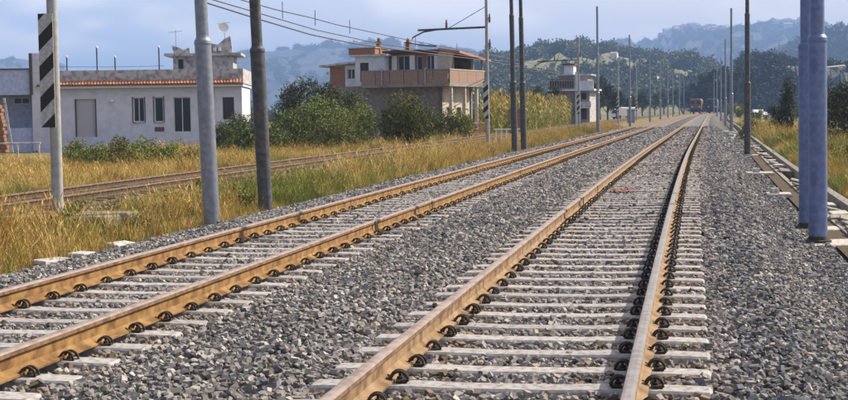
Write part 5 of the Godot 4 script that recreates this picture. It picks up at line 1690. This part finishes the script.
		for sd in [-1, 1]:
			g.quad(Vector3((w / 2 + 0.2) * -sd, q[4] + 0.01, -2 + 2.3 * sd), Vector3((w / 2 + 0.2) * sd, q[4] + 0.01, -2 + 2.3 * sd), Vector3((w / 2 + 0.2) * sd, q[4] + 0.6, -2), Vector3((w / 2 + 0.2) * -sd, q[4] + 0.6, -2))
		part("roof", g.mesh(M.frame if q[0] > 740.0 else M.terracotta[2]), t)
		box_part("door", t, Vector3(-0.3, 0, 0.004), Vector3(0.3, q[4] - 0.15, 0.04), M.dark_frame)
	# dark bars added on the rails, standing in for cast pole shadows
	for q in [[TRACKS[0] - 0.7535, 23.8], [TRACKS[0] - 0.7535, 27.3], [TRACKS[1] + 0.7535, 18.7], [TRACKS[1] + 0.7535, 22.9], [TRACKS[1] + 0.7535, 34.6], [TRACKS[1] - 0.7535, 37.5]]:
		var t := thing("rail_shadow_bar", T(q[0], 0.0, q[1]), -heading(q[1]), "dark upright bar on a rusty rail standing in for a pole shadow", "clamp", "bars standing in for shadows on the rails")
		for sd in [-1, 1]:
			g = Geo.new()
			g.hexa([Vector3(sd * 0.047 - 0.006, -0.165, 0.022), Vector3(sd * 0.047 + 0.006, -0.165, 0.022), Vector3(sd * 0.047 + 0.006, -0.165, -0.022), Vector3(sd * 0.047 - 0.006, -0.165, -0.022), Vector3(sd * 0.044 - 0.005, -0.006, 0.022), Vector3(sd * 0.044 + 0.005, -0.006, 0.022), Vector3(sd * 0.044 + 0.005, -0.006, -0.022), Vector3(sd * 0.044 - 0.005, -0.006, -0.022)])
			part("shadow_plate", g.mesh(M.clip), t)

# ---------------------------------------------------------------- everything
func _ready() -> void:
	rng.seed = 20240
	noise.seed = 9
	noise.frequency = 0.02
	noise.fractal_octaves = 3
	# camera
	var cam := Camera3D.new()
	cam.name = "camera"
	add_child(cam)
	cam.position = Vector3(0, EYE, 0)
	cam.rotation_order = EULER_ORDER_YXZ
	cam.rotation = Vector3(-PITCH, YAW, -ROLL)
	cam.fov = rad_to_deg(2.0 * atan(200.0 / FOC))
	cam.near = 0.05
	cam.far = 20000.0
	cam.current = true
	# sun: 52 degrees to the right of the line ahead, 37 degrees high
	var az := deg_to_rad(52.0)
	var el := deg_to_rad(37.0)
	var sun_dir := Vector3(sin(az) * cos(el), sin(el), -cos(az) * cos(el))
	var sun := DirectionalLight3D.new()
	sun.name = "sun"
	add_child(sun)
	sun.look_at_from_position(Vector3.ZERO, -sun_dir, Vector3.UP)
	sun.light_energy = 1.6
	sun.light_color = Color(1.0, 0.945, 0.86)
	sun.light_angular_distance = 0.5
	sun.shadow_enabled = true
	# sky, exposure, haze
	var env := Environment.new()
	env.background_mode = Environment.BG_SKY
	env.sky = make_sky(sun_dir)
	env.tonemap_mode = Environment.TONE_MAPPER_LINEAR
	env.background_energy_multiplier = 0.4
	env.tonemap_exposure = 1.6
	env.sdfgi_enabled = true
	env.ssao_enabled = true
	env.ssil_enabled = true
	env.fog_enabled = true
	env.fog_density = 0.00029
	env.fog_light_color = Color(0.62, 0.77, 1.0)
	var we := WorldEnvironment.new()
	we.name = "world_environment"
	we.environment = env
	add_child(we)
	make_materials()
	build_ground()
	build_hills()
	build_track(TRACKS[0], "new track with rusty rails and pale sleepers next to the drain side poles", [M.rail_top, M.rail_worn, M.rail])
	build_track(TRACKS[1], "new track with rusty rails and pale sleepers next to the grass strip", [M.rail_top, M.rail_top, M.rail_ochre])
	build_old_track()
	print("tracks")
	build_stones()
	build_poles()
	build_white_house()
	build_brick_house()
	build_apartments()
	print("houses")
	build_plants()
	print("plants")
	build_grass()
	build_small_things()
	print("done")
